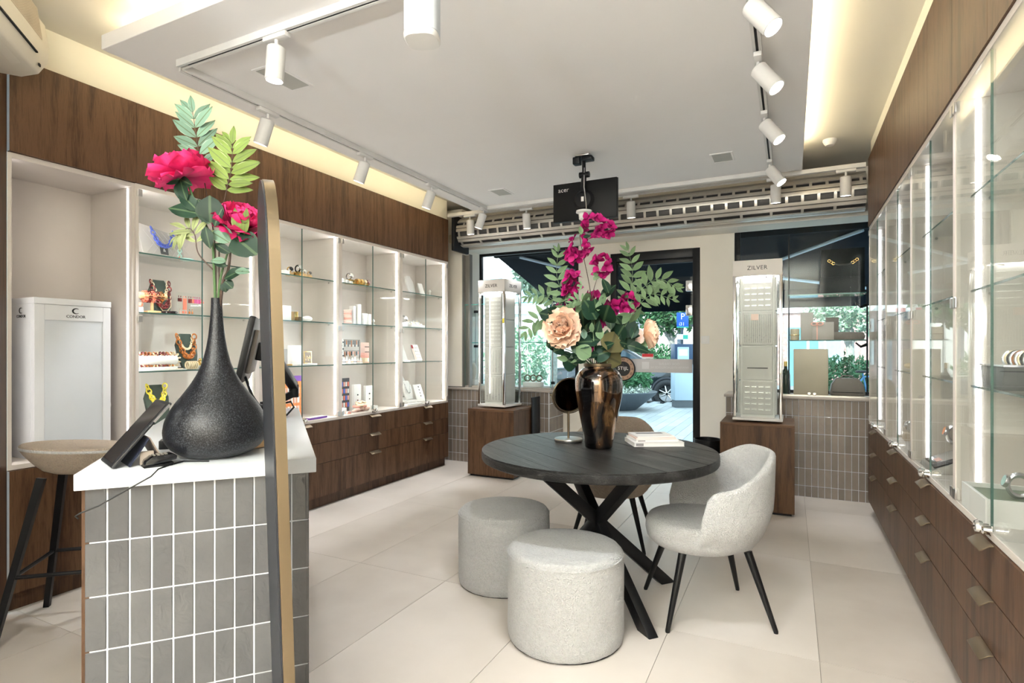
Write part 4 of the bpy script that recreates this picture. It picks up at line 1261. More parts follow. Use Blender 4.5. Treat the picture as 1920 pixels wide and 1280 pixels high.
def necklace(px, z, a, top, bot, r, n, mat, label, x=-3.60, rz=0, lean=14, y=-0.020, k=0.32):
    t = cab('necklace', label, 'necklace', px, z, x, rz, 'chain necklaces in the cabinet behind the black vase')
    chain_mesh(a, top, bot, r, n, Matrix.Rotation(-R(lean), 4, 'X'), k, y).build('chain', mat, t)
    return t
def slab(name, label, cat, px, z, w, h, d, mat, x=-3.58, rz=0, lean=0, group=None, bevel=0.0015):
    t = cab(name, label, cat, px, z, x, rz, group)
    MB().box(-w / 2, -d / 2, 0, w / 2, d / 2, h, M=Matrix.Translation((0, 0, d / 2 * math.sin(R(lean)))) @ Matrix.Rotation(-R(lean), 4, 'X') if lean else None).build('body', mat, t, bevel=bevel)
    return t

# shelf 3: quilted bag with blue chain
qb = cab('quilted_bag', 'grey quilted card bag holding the blue chain on the top shelf', 'bag', 307, Z3, -3.56, 0.15)
QT = Matrix.Translation((0, 0, .0068)) @ Matrix.Rotation(-R(12), 4, 'X')
MB().prism([(-.145, 0.0), (.145, 0.0), (.155, .16), (-.165, .20)], -0.01, 0.03, 'y', M=QT).build('body', plain('quilt_grey', (0.50, 0.47, 0.44), 0.6), qb, bevel=0.004)
m_q = plain('quilt_seam', (0.62, 0.59, 0.56), 0.6)
for i in range(6):
    for s in (-1, 1):
        x0 = -.13 + i * .045
        pts = [(x0, -0.0105, 0.005 if s > 0 else .165), (x0 + .10, -0.0105, .125 if s > 0 else .045)]
        MB().tube([V(p) for p in pts], 0.0012, 4, M=QT).build('quilt_seam', m_q, qb)
lb = MB().box(-0.025, -0.0125, 0.02, 0.03, -0.0105, 0.075, M=QT).build('label', plain('label_grey', (0.10, 0.10, 0.10), 0.5), qb)
link('lettering', text_mesh('&', 0.03), M_PAPER, lb, M=QT @ Matrix.Translation((0.0025, -0.0132, 0.047)) @ Matrix.Rotation(PI / 2, 4, 'X'))
necklace(307, Z3, .075, .175, .075, .011, 18, M_BLUE, 'chunky blue chain necklace on the quilted card bag', x=-3.545, rz=.15, lean=12, y=-.024)
nk = cab('bracelet_chain', 'teal and orange chain hanging behind the mint bangle', 'bracelet', 337, Z3, -3.53)
for i in range(5):
    MB().torus((0, 0, 0), .010, .0032, 12, 6, M=Matrix.Translation((0, 0, .014 + i * .016)) @ Matrix.Rotation(PI / 2, 4, 'X') @ Matrix.Rotation(.6 * (-1) ** i, 4, 'Y')).build('link', M_MINT if i else M_CORAL, nk)
bg_ = cab('bangle', 'pale mint bangle lying on the top shelf', 'bangle', 350, Z3, -3.50)
MB().torus((0, 0, .0075), .034, .007, 28, 8).build('ring', M_MINT, bg_)
# shelf 2
bust(305, Z2, .135, .225, M_BUST, 'dark green bust with gold and purple chains on the second shelf')
necklace(305, Z2, .050, .215, .115, .0075, 20, M_CREAMG, 'short gold chain necklace on the upper green bust', k=.28)
necklace(305, Z2, .058, .205, .045, .012, 18, M_TORT, 'long purple tortoise chain necklace on the upper green bust', y=-.024)
nc3 = cab('necklace', 'thin cream cord necklace at the bottom of the upper green bust', 'necklace', 305, Z2, -3.60, 0, 'chain necklaces in the cabinet behind the black vase')
MB().tube([(-.035, -.03, .10), (-.03, -.026, .05), (-.01, -.022, .02), (.02, -.022, .02), (.045, -.026, .05), (.05, -.03, .12)], .003, 6, M=Matrix.Rotation(-R(14), 4, 'X')).build('cord', M_CREAMG, nc3)
tbr = cab('bracelet_bar', 'light wooden T-bar for bracelets on the second shelf', 'jewellery stand', 285, Z2, -3.50)
MB().box(-.04, -.03, 0, .04, .03, .014).build('base', M_LWOOD, tbr, bevel=.004)
MB().cyl((0, 0, .014), (0, 0, .09), .009, 12).build('post', M_LWOOD, tbr)
MB().cyl((-.085, 0, .105), (.085, 0, .105), .019, 18).build('bar', M_LWOOD, tbr)
for i, (dx, m_) in enumerate(((-.045, M_CORAL), (-.022, M_TORT), (.0, M_CORAL), (.025, M_TORT), (.05, M_AMBER))):
    b = cab('bracelet', ('coral bracelet at the left of the wooden T-bar', 'purple bracelet second on the wooden T-bar', 'coral bracelet at the middle of the wooden T-bar', 'purple bracelet fourth on the wooden T-bar', 'amber bracelet at the right of the wooden T-bar')[i], 'bracelet', 285, Z2, -3.50, 0, 'bracelets on the wooden T-bar')
    b.location.z += .105
    b.location.y += dx
    mb = MB()
    for k in range(10):
        a = 2 * PI * k / 10
        mb.torus((0, 0, 0), .009, .0035, 8, 5, M=Matrix.Translation((0, .027 * math.cos(a), .027 * math.sin(a) - .006)) @ Matrix.Rotation(a, 4, 'X') @ Matrix.Rotation(PI / 2 * (k % 2), 4, 'Z'))
    mb.build('links', m_, b)
rg = cab('ring_stand', 'tiny stand with a coral ring left of the wooden T-bar', 'ring', 263, Z2, -3.47)
MB().box(-.012, -.012, 0, .012, .012, .03).build('stand', M_PAPER, rg)
MB().ball((0, -.002, .046), .014, 12, 8).build('stone', M_CORAL, rg)
bb = cab('bangle', 'black glossy bangle lying before the upper green bust', 'bangle', 318, Z2, -3.47)
MB().torus((0, 0, .0085), .036, .008, 28, 8).build('ring', plain('black_resin', (.02, .01, .012), .15), bb)
def earrings(px0, z, cols, x, label, cat='earring stand', h=.16):
    t = cab('earring_stand', label, cat, px0, z, x)
    w = .19
    MB().box(-w / 2, 0, 0, w / 2, .006, h).build('panel', M_GLASS, t, smooth=False)
    MB().box(-w / 2, -.03, 0, w / 2, .03, .005).build('foot', M_PAPER, t)
    for i, (u, v, m_, l) in enumerate(cols):
        e = MB()
        e.cyl((u, -.004, v), (u, -.004, v + .012), .0012, 5).ball((u, -.004, v + .013), .0035, 8, 5)
        e.box(u - .006, -.008, v - l, u + .006, -.003, v)
        e.build('earring', m_, t, bevel=.0015, seg=1)
earrings(357, Z2, [(-.085, .12, M_TORT, .022), (-.070, .12, M_TORT, .022), (-.050, .12, M_CORAL, .075), (-.036, .12, M_CORAL, .075), (-.014, .12, M_TORT, .028), (.0, .12, M_TORT, .028), (.016, .12, M_CORAL, .028), (.030, .12, M_FUCH, .028), (.046, .12, M_FUCH, .028), (.062, .12, M_FUCH, .028), (.076, .108, M_CORAL, .012), (.088, .108, M_CORAL, .012), (-.075, .035, M_PINKL, .02), (-.055, .035, M_CORAL, .016), (-.035, .035, M_CORAL, .016), (-.01, .035, M_AMBER, .016), (.01, .035, M_AMBER, .016)], -3.66, 'clear stand of red, coral and pink earrings, second shelf')
# shelf 1
rl = cab('bracelet_roll', 'white roll stand loaded with tortoise chain bracelets', 'jewellery stand', 292, Z1, -3.54)
MB().box(-.12, -.035, 0, .12, .035, .02).build('base', M_PAPER, rl, bevel=.004)
MB().cyl((-.125, 0, .062), (.125, 0, .062), .03, 18).build('roll', M_WBUST, rl)
for i in range(9):
    b = cab('bracelet', ORD[i] + ' tortoise chain bracelet from the left end of the white roll', 'bracelet', 292, Z1, -3.54, 0, 'tortoise bracelets on the white roll')
    b.location.y += -.108 + i * .027
    b.location.z += .062
    mb = MB()
    for k in range(11):
        a = 2 * PI * k / 11 + i
        mb.torus((0, 0, 0), .011, .004, 8, 5, M=Matrix.Translation((0, .040 * math.cos(a), .040 * math.sin(a))) @ Matrix.Rotation(a, 4, 'X') @ Matrix.Rotation(PI / 2 * (k % 2), 4, 'Z'))
    mb.build('links', (M_CREAMG, M_AMBER, M_TORT)[(i * 2 + i // 3) % 3], b).rotation_euler = (0, 0, PI / 2)
bust(355, Z1, .145, .235, M_BUST, 'green bust with an amber chain on the third shelf', x=-3.62)
necklace(353, Z1, .050, .225, .13, .006, 22, M_CREAMG, 'short cream chain necklace on the middle green bust', x=-3.62, k=.4)
necklace(353, Z1, .060, .215, .075, .014, 15, M_AMBER, 'chunky amber chain necklace on the middle green bust', x=-3.62, y=-.026)
cb2 = cab('bracelet', 'coiled cream bracelet lying below the middle green bust', 'bracelet', 360, Z1, -3.48)
for k in range(5):
    MB().torus((0, 0, 0), .022, .005, 16, 6, M=Matrix.Translation((-.03 + k * .014, 0, .0275)) @ Matrix.Rotation(PI / 2, 4, 'Y')).build('coil', M_CREAMG, cb2)
gd = cab('ring', 'large gold flower ring on a stand beside the vase neck', 'ring', 377, Z1, -3.52)
MB().box(-.02, -.02, 0, .02, .02, .02).build('stand', M_PAPER, gd)
for k in range(6):
    MB().ball((.017 * math.cos(k * 1.05), -.004, .045 + .017 * math.sin(k * 1.05)), .011, 8, 6).build('petal', M_GOLD, gd)
MB().ball((0, -.01, .045), .010, 8, 6).build('centre', M_CREAMG, gd)
tray = cab('bracelet_tray', 'pale strip of gold bracelets along the third shelf edge', 'tray', 300, Z1, -3.45)
MB().box(-.14, -.02, 0, .16, .02, .006).build('base', M_PAPER, tray, bevel=.002)
for k in range(12):
    MB().torus((0, 0, 0), .009, .0028, 10, 5, M=Matrix.Translation((-.12 + k * .023, 0, .0075))).build('link', M_CREAMG, tray)
# floor of the cabinet
bust(300, Z0 + .09, .15, .25, M_BUST, 'green bust with yellow and white chains, lowest in its cabinet', x=-3.56)
pb = slab('display_plinth', 'low white plinth under the lowest green bust', 'plinth', 300, Z0, .16, .089, .10, M_PAPER, x=-3.54)
necklace(300, Z0 + .09, .055, .24, .14, .013, 15, M_YEL, 'chunky yellow chain necklace on the lowest green bust', x=-3.56)
necklace(300, Z0 + .09, .038, .20, .085, .006, 22, M_CREAMG, 'cream chain necklace below the yellow one', x=-3.56, k=.45)
earrings(355, Z0, [(-.06, .19, M_CREAMG, .03), (-.045, .19, M_CREAMG, .03), (-.02, .19, M_PAPER, .03), (-.005, .19, M_PAPER, .03), (.03, .13, M_YEL, .02), (.045, .13, M_AMBER, .02), (-.05, .12, M_PAPER, .03), (-.03, .12, M_AMBER, .03), (-.06, .05, M_BUST, .03), (-.04, .05, M_AMBER, .03)], -3.66, 'clear stand of cream and green earrings, lowest shelf', h=.24)
yb = cab('bangle', 'yellow beaded bangle at the bottom left of the first cabinet', 'bangle', 264, Z0, -3.47)
for k in range(10):
    MB().ball((.026 * math.cos(k * .628), .026 * math.sin(k * .628), .012), .010, 8, 6).build('bead', M_YEL if k % 2 else M_CREAMG, yb)

# ---- second bay: watches, boxes, orange panel
def watch(px, z, label, x=-3.50, rz=0, strap=M_GOLD, dial=M_PAPER, base=M_LWOOD, s=1.0, group='watches on stands in the left cabinets'):
    t = cab('watch', label, 'watch', px, z, x, rz, group)
    MB().box(-.022 * s, -.022 * s, 0, .022 * s, .022 * s, .032 * s).build('block', base, t, bevel=.002)
    MB().torus((0, 0, 0), .021 * s, .0045 * s, 20, 6, M=Matrix.Translation((0, .004 * s, .053 * s)) @ Matrix.Diagonal((1, 1, 1, 1)) @ Matrix.Rotation(PI / 2, 4, 'Y')).build('strap', strap, t)
    MB().lathe([(.001, 0), (.017, 0), (.018, .003), (.016, .008), (.001, .008)], 20, M=Matrix.Translation((0, -.016 * s, .058 * s)) @ Matrix.Rotation(R(62), 4, 'X') @ Matrix.Scale(s, 4)).build('case', dial if strap is M_GOLD else M_SILV, t)
    MB().lathe([(.001, .0082), (.0145, .0082)], 20, caps=False, M=Matrix.Translation((0, -.016 * s, .058 * s)) @ Matrix.Rotation(R(62), 4, 'X') @ Matrix.Scale(s, 4)).build('dial', M_INK if dial is M_INK else dial, t)
    return t
watch(543, Z3, 'gold watch with black dial, left on the top shelf of cabinet two', dial=M_INK, x=-3.53)
watch(559, Z3, 'black strap watch on a gold cube, tallest on its shelf', strap=M_BLACKP, s=1.25, base=M_GOLD)
watch(569, Z3, 'steel watch right of the tall black strap watch', strap=M_SILV, s=.8, x=-3.46)
watch(580, Z3, 'small gold watch at the right on the top shelf of cabinet two', s=.7, dial=M_INK, x=-3.47)
slab('watch_box', 'low white box under the left gold watch', 'box', 534, Z3, .05, .03, .05, M_PAPER, x=-3.46)
slab('gift_box', 'white upright box on the second shelf, beside the brass mirror', 'box', 536, Z2, .07, .115, .04, M_PAPER, x=-3.50)
slab('gift_box', 'small gold box right of the white upright box', 'box', 552, Z2, .038, .075, .04, M_GOLD, x=-3.52)
slab('gift_box', 'tiny dark gold box beside the cream cushion', 'box', 560, Z2, .03, .035, .03, M_PULL, x=-3.49)
cu = cab('jewellery_cushion', 'cream cushion on the second shelf of cabinet two', 'cushion', 575, Z2, -3.52)
MB().ball((0, 0, .024), .044, 18, 10, sz=.55).build('pillow', M_WBUST, cu)
slab('photo_card', 'grey picture card behind the white block', 'card', 536, Z1, .05, .13, .006, plain('grey_picture', (.35, .33, .31), .5), x=-3.70)
slab('display_block', 'bright white block on the third shelf of cabinet two', 'block', 553, Z1, .105, .16, .05, M_PAPER, x=-3.55)
slab('display_tray', 'long white tray along the third shelf of cabinet two', 'tray', 572, Z1, .21, .014, .05, M_PAPER, x=-3.465)
gfm = cab('earring_rack', 'gold wire frame hung with earrings, right of the white block', 'jewellery stand', 577, Z1, -3.56)
for x0, z0, x1, z1 in ((-.04, 0, -.036, .11), (.036, 0, .04, .11), (-.036, .106, .036, .11), (-.036, .055, .036, .058), (-.036, 0.012, .036, .015)):
    MB().box(x0, -.003, z0, x1, .003, z1).build('wire', M_GOLD, gfm)
for k in range(5):
    MB().ball((-.028 + k * .014, -.006, .04 + .03 * (k % 2)), .006, 8, 5).build('earring', M_CREAMG, gfm)
slab('gold_bar', 'thin gold bar lying at the left of the white tray', 'bar', 541, Z1 , .06, .012, .02, M_GOLD, x=-3.53)
op = cab('orange_display', 'tall orange display panel with purple top band', 'display', 545, Z0, -3.62)
MB().box(-.12, 0, 0, .11, .012, .34).build('panel', M_ORAN, op)
MB().box(-.12, -.001, .30, .11, .013, .345).build('header', M_PURP, op)
for i in range(6):
    for j in range(3):
        MB().box(-.10 + i * .033, -.004, .05 + j * .075, -.078 + i * .033, -.0005, .10 + j * .075).build('card', M_PINKL if (i + j) % 2 else M_PAPER, op)
for i in range(7):
    b = cab('charm_box', ORD[i] + ' small charm box from the left before the orange panel', 'box', 519 + i * 6.5, Z0, -3.50, .1 * i, 'orange charm boxes')
    MB().box(-.014, -.014, 0, .014, .014, .03 + .02 * (i % 3)).build('body', M_CORAL if i % 2 else M_ORAN, b, bevel=.002)
    MB().ball((0, 0, .036 + .02 * (i % 3)), .008, 8, 5).build('charm', M_SILV, b)
pkb = cab('purple_box', 'flat purple box on the cabinet floor by the chrome lock', 'box', 592, Z0, -3.44, .05)
MB().box(-.10, -.03, 0, .10, .03, .016).build('body', M_PURP, pkb, bevel=.001)
MB().box(-.10, -.031, .0162, .10, .03, .0185).build('lid', M_PAPER, pkb)

# ---- third bay
watch(655, Z3, 'steel watch standing high on a gold cube, third cabinet', strap=M_SILV, s=1.35, base=M_GOLD)
wr = cab('watch_roll', 'gold roll carrying watches on the top shelf of cabinet three', 'watch stand', 678, Z3, -3.50)
MB().cyl((-.085, 0, .03), (.085, 0, .03), .022, 16).build('roll', M_GOLD, wr)
MB().box(-.085, -.02, 0, .085, .02, .008).build('base', M_LWOOD, wr)
for k, m_ in enumerate((M_GOLD, M_GOLD, M_CREAMG, M_TORT)):
    w_ = cab('watch', ('gold watch first on the gold roll', 'gold watch second on the gold roll', 'cream watch third on the gold roll', 'dark red watch at the right end of the gold roll')[k], 'watch', 678, Z3, -3.50, 0, 'watches on the gold roll')
    w_.location.y += -.066 + k * .044
    MB().torus((0, 0, .03), .0285, .004, 20, 6, M=Matrix.Identity(4)).build('strap', m_, w_).matrix_local = Matrix.Translation((0, 0, .03)) @ Matrix.Rotation(PI / 2, 4, 'Y') @ Matrix.Translation((0, 0, -.03))
    MB().lathe([(.001, 0), (.017, 0), (.017, .008), (.001, .008)], 18, M=Matrix.Translation((0, -.026, .042)) @ Matrix.Rotation(R(60), 4, 'X')).build('case', m_, w_)
for k in range(3):
    slab('watch_box', ('white watch box at the left front of cabinet three top shelf', 'white watch box with gold face beside the gold cube', 'low white box right of the gold cube')[k], 'box', 643 + k * 7, Z3, .028, .035 - .006 * k, .03, M_PAPER, x=-3.45)
pk = cab('bracelet_stack', 'tower of pale pink bracelets on the second shelf', 'bracelets', 652, Z2, -3.55)
for k in range(9):
    MB().torus((0, 0, .008 + k * .0145), .030, .007, 20, 6).build('bracelet', M_PINKL if k % 3 else M_ROSE, pk)
for k, (p, w_, h_) in enumerate(((661, .035, .17), (671, .035, .19), (682, .055, .11), (690, .035, .105))):
    slab('white_box', ('white box behind the pink bracelets, second shelf', 'tallest white box on the second shelf of cabinet three', 'wide low white box on the second shelf', 'narrow white box at the right of the second shelf')[k], 'box', p, Z2, w_, h_, .05, M_PAPER, x=-3.58 + .01 * k)
fg = cab('ring_figure', 'small white ring stand at the right of the second shelf', 'jewellery stand', 700, Z2, -3.48)
MB().lathe([(.02, 0), (.02, .006), (.006, .01), (.006, .03), (.014, .034), (.010, .05), (.001, .058)], 14).build('stand', M_PAPER, fg)
MB().tube([(-.02, 0, .034), (.02, 0, .038)], .004, 6).build('arm', M_CREAMG, fg)
ef = cab('earring_rack', 'brass frame rack hung with black and orange earrings', 'earring stand', 659, Z1, -3.60)
for x0, z0, x1, z1 in ((-.11, 0, -.106, .215), (.106, 0, .11, .215), (-.106, .21, .106, .215), (-.106, .11, .106, .114)):
    MB().box(x0, -.003, z0, x1, .003, z1).build('bar', M_BRASS, ef)
for k in range(9):
    MB().box(-.098 + k * .022, -.008, .15 + .02 * (k % 2), -.088 + k * .022, -.004, .208).build('earring', (M_INK, M_AMBER, M_INK)[k % 3], ef)
    MB().box(-.098 + k * .022, -.008, .06 + .01 * (k % 3), -.088 + k * .022, -.004, .108).build('earring', (M_AMBER, M_INK, M_ROSE)[k % 3], ef)
slab('black_card', 'white card of long black earrings left of the brass frame', 'card', 641, Z1, .035, .22, .006, M_PAPER, x=-3.56)
for k in range(6):
    b = MB().ball((-.01 + .02 * (k % 2), -.006, .04 + .03 * k), .007, 8, 5)
    b.build('earring', M_INK, bpy.data.objects['black_card'])
for k in range(4):
    slab('rose_box', ('pink jewellery box at the top of its stack', 'pink jewellery box second from the top of its stack', 'pink jewellery box third from the top of its stack', 'orange-pink jewellery box at the bottom of its stack')[k], 'box', 684, Z1 + (3 - k) * .0475, .06, .0473, .05, (M_PINKL, M_PINKL, M_ROSE, M_CREAMG)[k], x=-3.56)
    MB().box(-.03, -.0262, .004, .03, -.0251, .010).build('ribbon', M_INK if k < 2 else M_ROSE, bpy.data.objects['rose_box' + ('.%03d' % k if k else '')])
for k in range(8):
    b = cab('ring_cone', ORD[k] + ' small white ring holder from the left, below the brass rack', 'ring holder', 640 + k * 5.2, Z1, -3.50 + .02 * (k % 2), 0, 'white ring holders of cabinet three')
    MB().lathe([(.017, 0), (.017, .01), (.006, .04 + .01 * (k % 3)), (.001, .044 + .01 * (k % 3))], 14).build('cone', M_PAPER, b)
    MB().torus((0, 0, .016), .013, .004, 14, 6).build('ring', (M_GOLD, M_INK, M_ROSE, M_PINKL)[k % 4], b)
bc = cab('earring_card', 'tall dark earring rack at the lower left of cabinet three', 'earring stand', 647, Z0, -3.60)
MB().box(-.055, 0, 0, .055, .008, .30).build('panel', plain('charcoal_card', (.05, .045, .05), .6), bc)
for i in range(4):
    for j in range(4):
        MB().box(-.048 + i * .026, -.005, .04 + j * .062, -.033 + i * .026, -.0005, .08 + j * .062).build('earring', (M_ROSE, M_PAPER, M_CORAL, M_BLUE)[(i + j) % 4], bc)
for k, p in enumerate((668, 690)):
    t = slab('earring_board', ('white board with one dark earring pair, left of two', 'white board with a hanging chain, right of two')[k], 'card', p, Z0, .095, .235 - .02 * k, .03, M_PAPER, x=-3.60)
    MB().ball((0, -.018, .14), .007, 8, 6).build('earring', M_INK, t)
    MB().ball((0, -.018, .09), .006, 8, 6).build('earring', M_TORT if k == 0 else M_INK, t)
ph = cab('scrunchie', 'heap of pink and gold scarf bracelets on the cabinet floor', 'bracelets', 676, Z0, -3.48)
for k in range(7):
    MB().torus((0, 0, 0), .028, .012, 16, 8, M=Matrix.Translation((-.06 + k * .022, .01 * (k % 2), (.028 if k % 3 else .014) + .020 * (k % 3))) @ Matrix.Rotation(.5 * (k % 3 - 1), 4, 'X')).build('coil', (M_PINKL, M_ROSE, M_CREAMG)[k % 3], ph)
slab('gift_box', 'small white box right of the pink scarf bracelets', 'box', 702, Z0, .05, .04, .04, M_PAPER, x=-3.46)
slab('gift_box', 'tiny coral box at the front left of cabinet three', 'box', 653, Z0, .04, .022, .03, M_ROSE, x=-3.43)
slab('gift_box', 'white box under the dark earring rack', 'box', 643, Z0, .05, .055, .04, M_PAPER, x=-3.47)

# ---- fourth bay: white busts
bust(774, Z3, .12, .215, M_WBUST, 'white leather bust on the top shelf by the shop window', lean=20)
t = slab('jewellery_tile', 'leaning white tile with a pendant beside the white bust', 'card', 793, Z3, .075, .14, .014, M_WBUST, x=-3.55, lean=20)
MB().ball((0, -.012, .075), .006, 8, 6).build('pendant', M_SILV, t)
fg2 = cab('ring_figure', 'tiny white ring stand right of the leaning tile', 'jewellery stand', 806, Z3, -3.50)
MB().lathe([(.02, 0), (.02, .006), (.007, .012), (.006, .04), (.014, .046), (.010, .062), (.001, .07)], 14).build('stand', M_PAPER, fg2)
MB().tube([(-.022, 0, .046), (.022, 0, .05)], .004, 6).build('arm', M_PAPER, fg2)
watch(757, Z2, 'steel watch on a white block, second shelf by the window', strap=M_SILV, base=M_PAPER, s=1.5, x=-3.5)
rt = cab('ring_tray', 'white stepped ring tray on the second shelf by the window', 'tray', 777, Z2, -3.53)
for k in range(3):
    MB().box(-.12, -.05 + k * .035, 0, .12, -.015 + k * .035, .03 + .016 * k).build('step', M_WBUST, rt, bevel=.003)
for k in range(9):
    MB().torus((0, 0, 0), .009, .0022, 12, 5, M=Matrix.Translation((-.10 + k * .025, -.033 + .035 * (k % 3), .039 + .016 * (k % 3))) @ Matrix.Rotation(PI / 2, 4, 'X')).build('ring', M_SILV if k % 2 else M_CREAMG, rt)
t = slab('earring_board', 'white leaning board on the third shelf by the window', 'card', 759, Z1, .10, .20, .012, M_WBUST, x=-3.60, lean=22)
t = slab('earring_board', 'white board of paired earrings with a red photo corner', 'card', 785, Z1, .13, .185, .012, M_PAPER, x=-3.60, lean=22)
LM = Matrix.Translation((0, 0, .0025)) @ Matrix.Rotation(-R(22), 4, 'X')
MB().box(-.063, -.0075, .14, -.03, -.0062, .18, M=LM).build('photo', plain('red_photo', (.35, .03, .04), .5), t)
MB().box(-.063, -.0075, .01, -.03, -.0062, .138, M=LM).build('photo', M_PINKL, t)
for i in range(3):
    for j in range(4):
        MB().box(-.018 + i * .026, -.0085, .025 + j * .038, -.002 + i * .026, -.0065, .038 + j * .038, M=LM).build('earring', M_STEEL, t)
slab('display_tray', 'white tray along the third shelf by the window', 'tray', 775, Z1, .22, .016, .06, M_PAPER, x=-3.46)
bust(757, Z0 + .06, .14, .24, M_WBUST, 'white bust at the back of the lowest shelf by the window', x=-3.66, lean=16)
bust(768, Z0 + .03, .15, .20, M_WBUST, 'white bust in the middle of the lowest shelf by the window', x=-3.58, lean=18)
slab('display_plinth', 'low white plinth under the back white bust', 'plinth', 757, Z0, .16, .059, .1, M_PAPER, x=-3.64)
slab('display_plinth', 'low white plinth under the middle white bust', 'plinth', 768, Z0, .16, .029, .085, M_PAPER, x=-3.555)
t = slab('earring_board', 'white rounded board with dark stud rows, lowest shelf', 'card', 790, Z0, .14, .19, .014, M_WBUST, x=-3.54, lean=20, bevel=.006)
LM = Matrix.Translation((0, 0, .0025)) @ Matrix.Rotation(-R(20), 4, 'X')
for i in range(3):
    for j in range(4):
        MB().box(.005 + i * .02, -.0098, .05 + j * .034, .017 + i * .02, -.0075, .066 + j * .034, M=LM).build('earring', M_STEEL if i else M_INK, t)
nkx = cab('necklace', 'thin silver necklace on the middle white bust', 'necklace', 768, Z0 + .03, -3.58, 0)
chain_mesh(.045, .18, .07, .0035, 26, Matrix.Rotation(-R(18), 4, 'X'), .35, -.019).build('chain', M_SILV, nkx)
slab('display_tray', 'white front tray on the lowest shelf by the window', 'tray', 775, Z0, .26, .012, .05, M_PAPER, x=-3.43)

# white storage tower in the niche, with its emblem
tw = thing('storage_tower', 'white storage tower with black emblem standing in the niche', 'cabinet', (-3.45, 1.50, 0.7123), PI / 2)
M_TW = plain('tower_white', (0.74, 0.75, 0.77), 0.45, vary=0.02)
w_, d_, h_ = 0.36, 0.30, 0.825
MB().box(0, 0, 0, w_, d_, h_).build('body', M_TW, tw, bevel=.002)
MB().box(.0, -.012, .0, .045, -.0005, h_ - .03).box(w_ - .04, -.012, 0, w_, -.0005, h_ - .03).box(.045, -.012, h_ - .11, w_ - .04, -.0005, h_ - .03).box(.045, -.012, 0, w_ - .04, -.0005, .06).build('front_frame', M_TW, tw, bevel=.0015, seg=1)
MB().box(-.002, -.014, h_ - .028, w_ + .002, d_, h_ + .004).build('top_cap', M_TW, tw, bevel=.002)
MB().box(.045, -.005, .06, w_ - .04, -.0005, h_ - .11).build('door_panel', plain('tower_panel', (0.66, 0.69, 0.73), .5, vary=.02), tw)
MB().box(-.003, .02, .06, -.0005, d_ - .02, h_ - .11).build('side_panel', M_TW, tw, bevel=.001)
MB().box(w_, -.008, .24, w_ + .004, -.003, .26).build('catch', M_STEEL, tw)
def emblem(M, s):
    mb = MB()
    N_ = 28
    vs, fs = [], []
    for i in range(N_ + 1):
        a = R(48) + R(264) * i / N_
        th = .30 * math.sin(PI * i / N_) + .12
        for rr in (1.0, 1.0 - th):
            for y in (0, -.0012):
                vs.append((s * rr * math.cos(a) * 1.12, y, s * rr * math.sin(a) * .92))
    for i in range(N_):
        b = i * 4
        fs += [(b + 1, b + 3, b + 7, b + 5), (b, b + 1, b + 5, b + 4), (b + 2, b + 6, b + 7, b + 3)]
    mb.add(vs, fs, M)
    return mb.build('emblem', M_INK, tw, smooth=False)
emblem(Matrix.Translation((w_ * .52, -.0125, h_ - .058)), .017)
link('lettering', text_mesh('CONDOR', .021, space=.95), M_INK, tw, M=Matrix.Translation((w_ * .52, -.0125, h_ - .088)) @ Matrix.Rotation(PI / 2, 4, 'X'))
SM = Matrix.Translation((-.0012, .115, h_ - .062)) @ Matrix.Rotation(-PI / 2, 4, 'Z')
emblem(SM, .017)
link('lettering', text_mesh('CONDOR', .021, space=.95), M_INK, tw, M=Matrix.Translation((-.0012, .115, h_ - .092)) @ Matrix.Rotation(-PI / 2, 4, 'Z') @ Matrix.Rotation(PI / 2, 4, 'X'))

# ================================================================ goods in the right cabinets
def rc(name, label, cat, px, py, x, z, rz=0, group=None):
    p = at(px, py, x=x)
    return thing(name, label, cat, (x, p.y, z), -PI / 2 + rz, group)   # local -y faces the room
def rwatch(t, M, s=1.0, strap=M_SILV, dial=M_INK):
    MB().torus((0, 0, 0), .03 * s, .0075 * s, 24, 8, M=M @ Matrix.Diagonal((1, 1, 1.2, 1)) @ Matrix.Rotation(PI / 2, 4, 'Y')).build('strap', strap, t)
    MB().lathe([(.001, 0), (.021, 0), (.022, .004), (.020, .011), (.001, .011)], 24, M=M @ Matrix.Translation((0, -.030 * s, .012 * s)) @ Matrix.Rotation(R(72), 4, 'X') @ Matrix.Scale(s, 4)).build('case', M_SILV, t)
    MB().lathe([(.001, .0113), (.0175, .0113)], 24, caps=False, M=M @ Matrix.Translation((0, -.030 * s, .012 * s)) @ Matrix.Rotation(R(72), 4, 'X') @ Matrix.Scale(s, 4)).build('dial', dial, t)
wt = rc('watch', 'steel watch on a light wooden block in the right cabinets', 'watch', 1712, 845, .68, Z0)
MB().box(-.05, -.05, 0, .05, .05, .045).build('block', plain('ash_block', (.62, .52, .42), .5), wt, bevel=.002)
rwatch(wt, Matrix.Translation((0, 0, .082)))
st_ = rc('watch_stand', 'grey sloping watch stand with dark nameplate, right cabinets', 'watch stand', 1775, 900, .66, Z0)
M_STD = plain('stand_grey', (.42, .39, .36), .5)
ST_ = Matrix.Translation((0, -.055, .012)) @ Matrix.Rotation(R(22), 4, 'X')
MB().prism([(-.085, 0), (.14, 0), (.14, .105), (.11, .105), (-.075, .018)], -.12, .15, 'x').build('base', M_STD, st_, bevel=.002)
MB().box(-.11, .005, .001, .06, .085, .012, M=ST_ @ Matrix.Translation((0, -.01, .004))).build('nameplate', plain('slate_plate', (.07, .07, .075), .25), st_, bevel=.002)
MB().box(-.05, .03, .0165, .02, .055, .0172, M=ST_ @ Matrix.Translation((0, -.01, 0))).build('plate_mark', M_ROSE, st_)
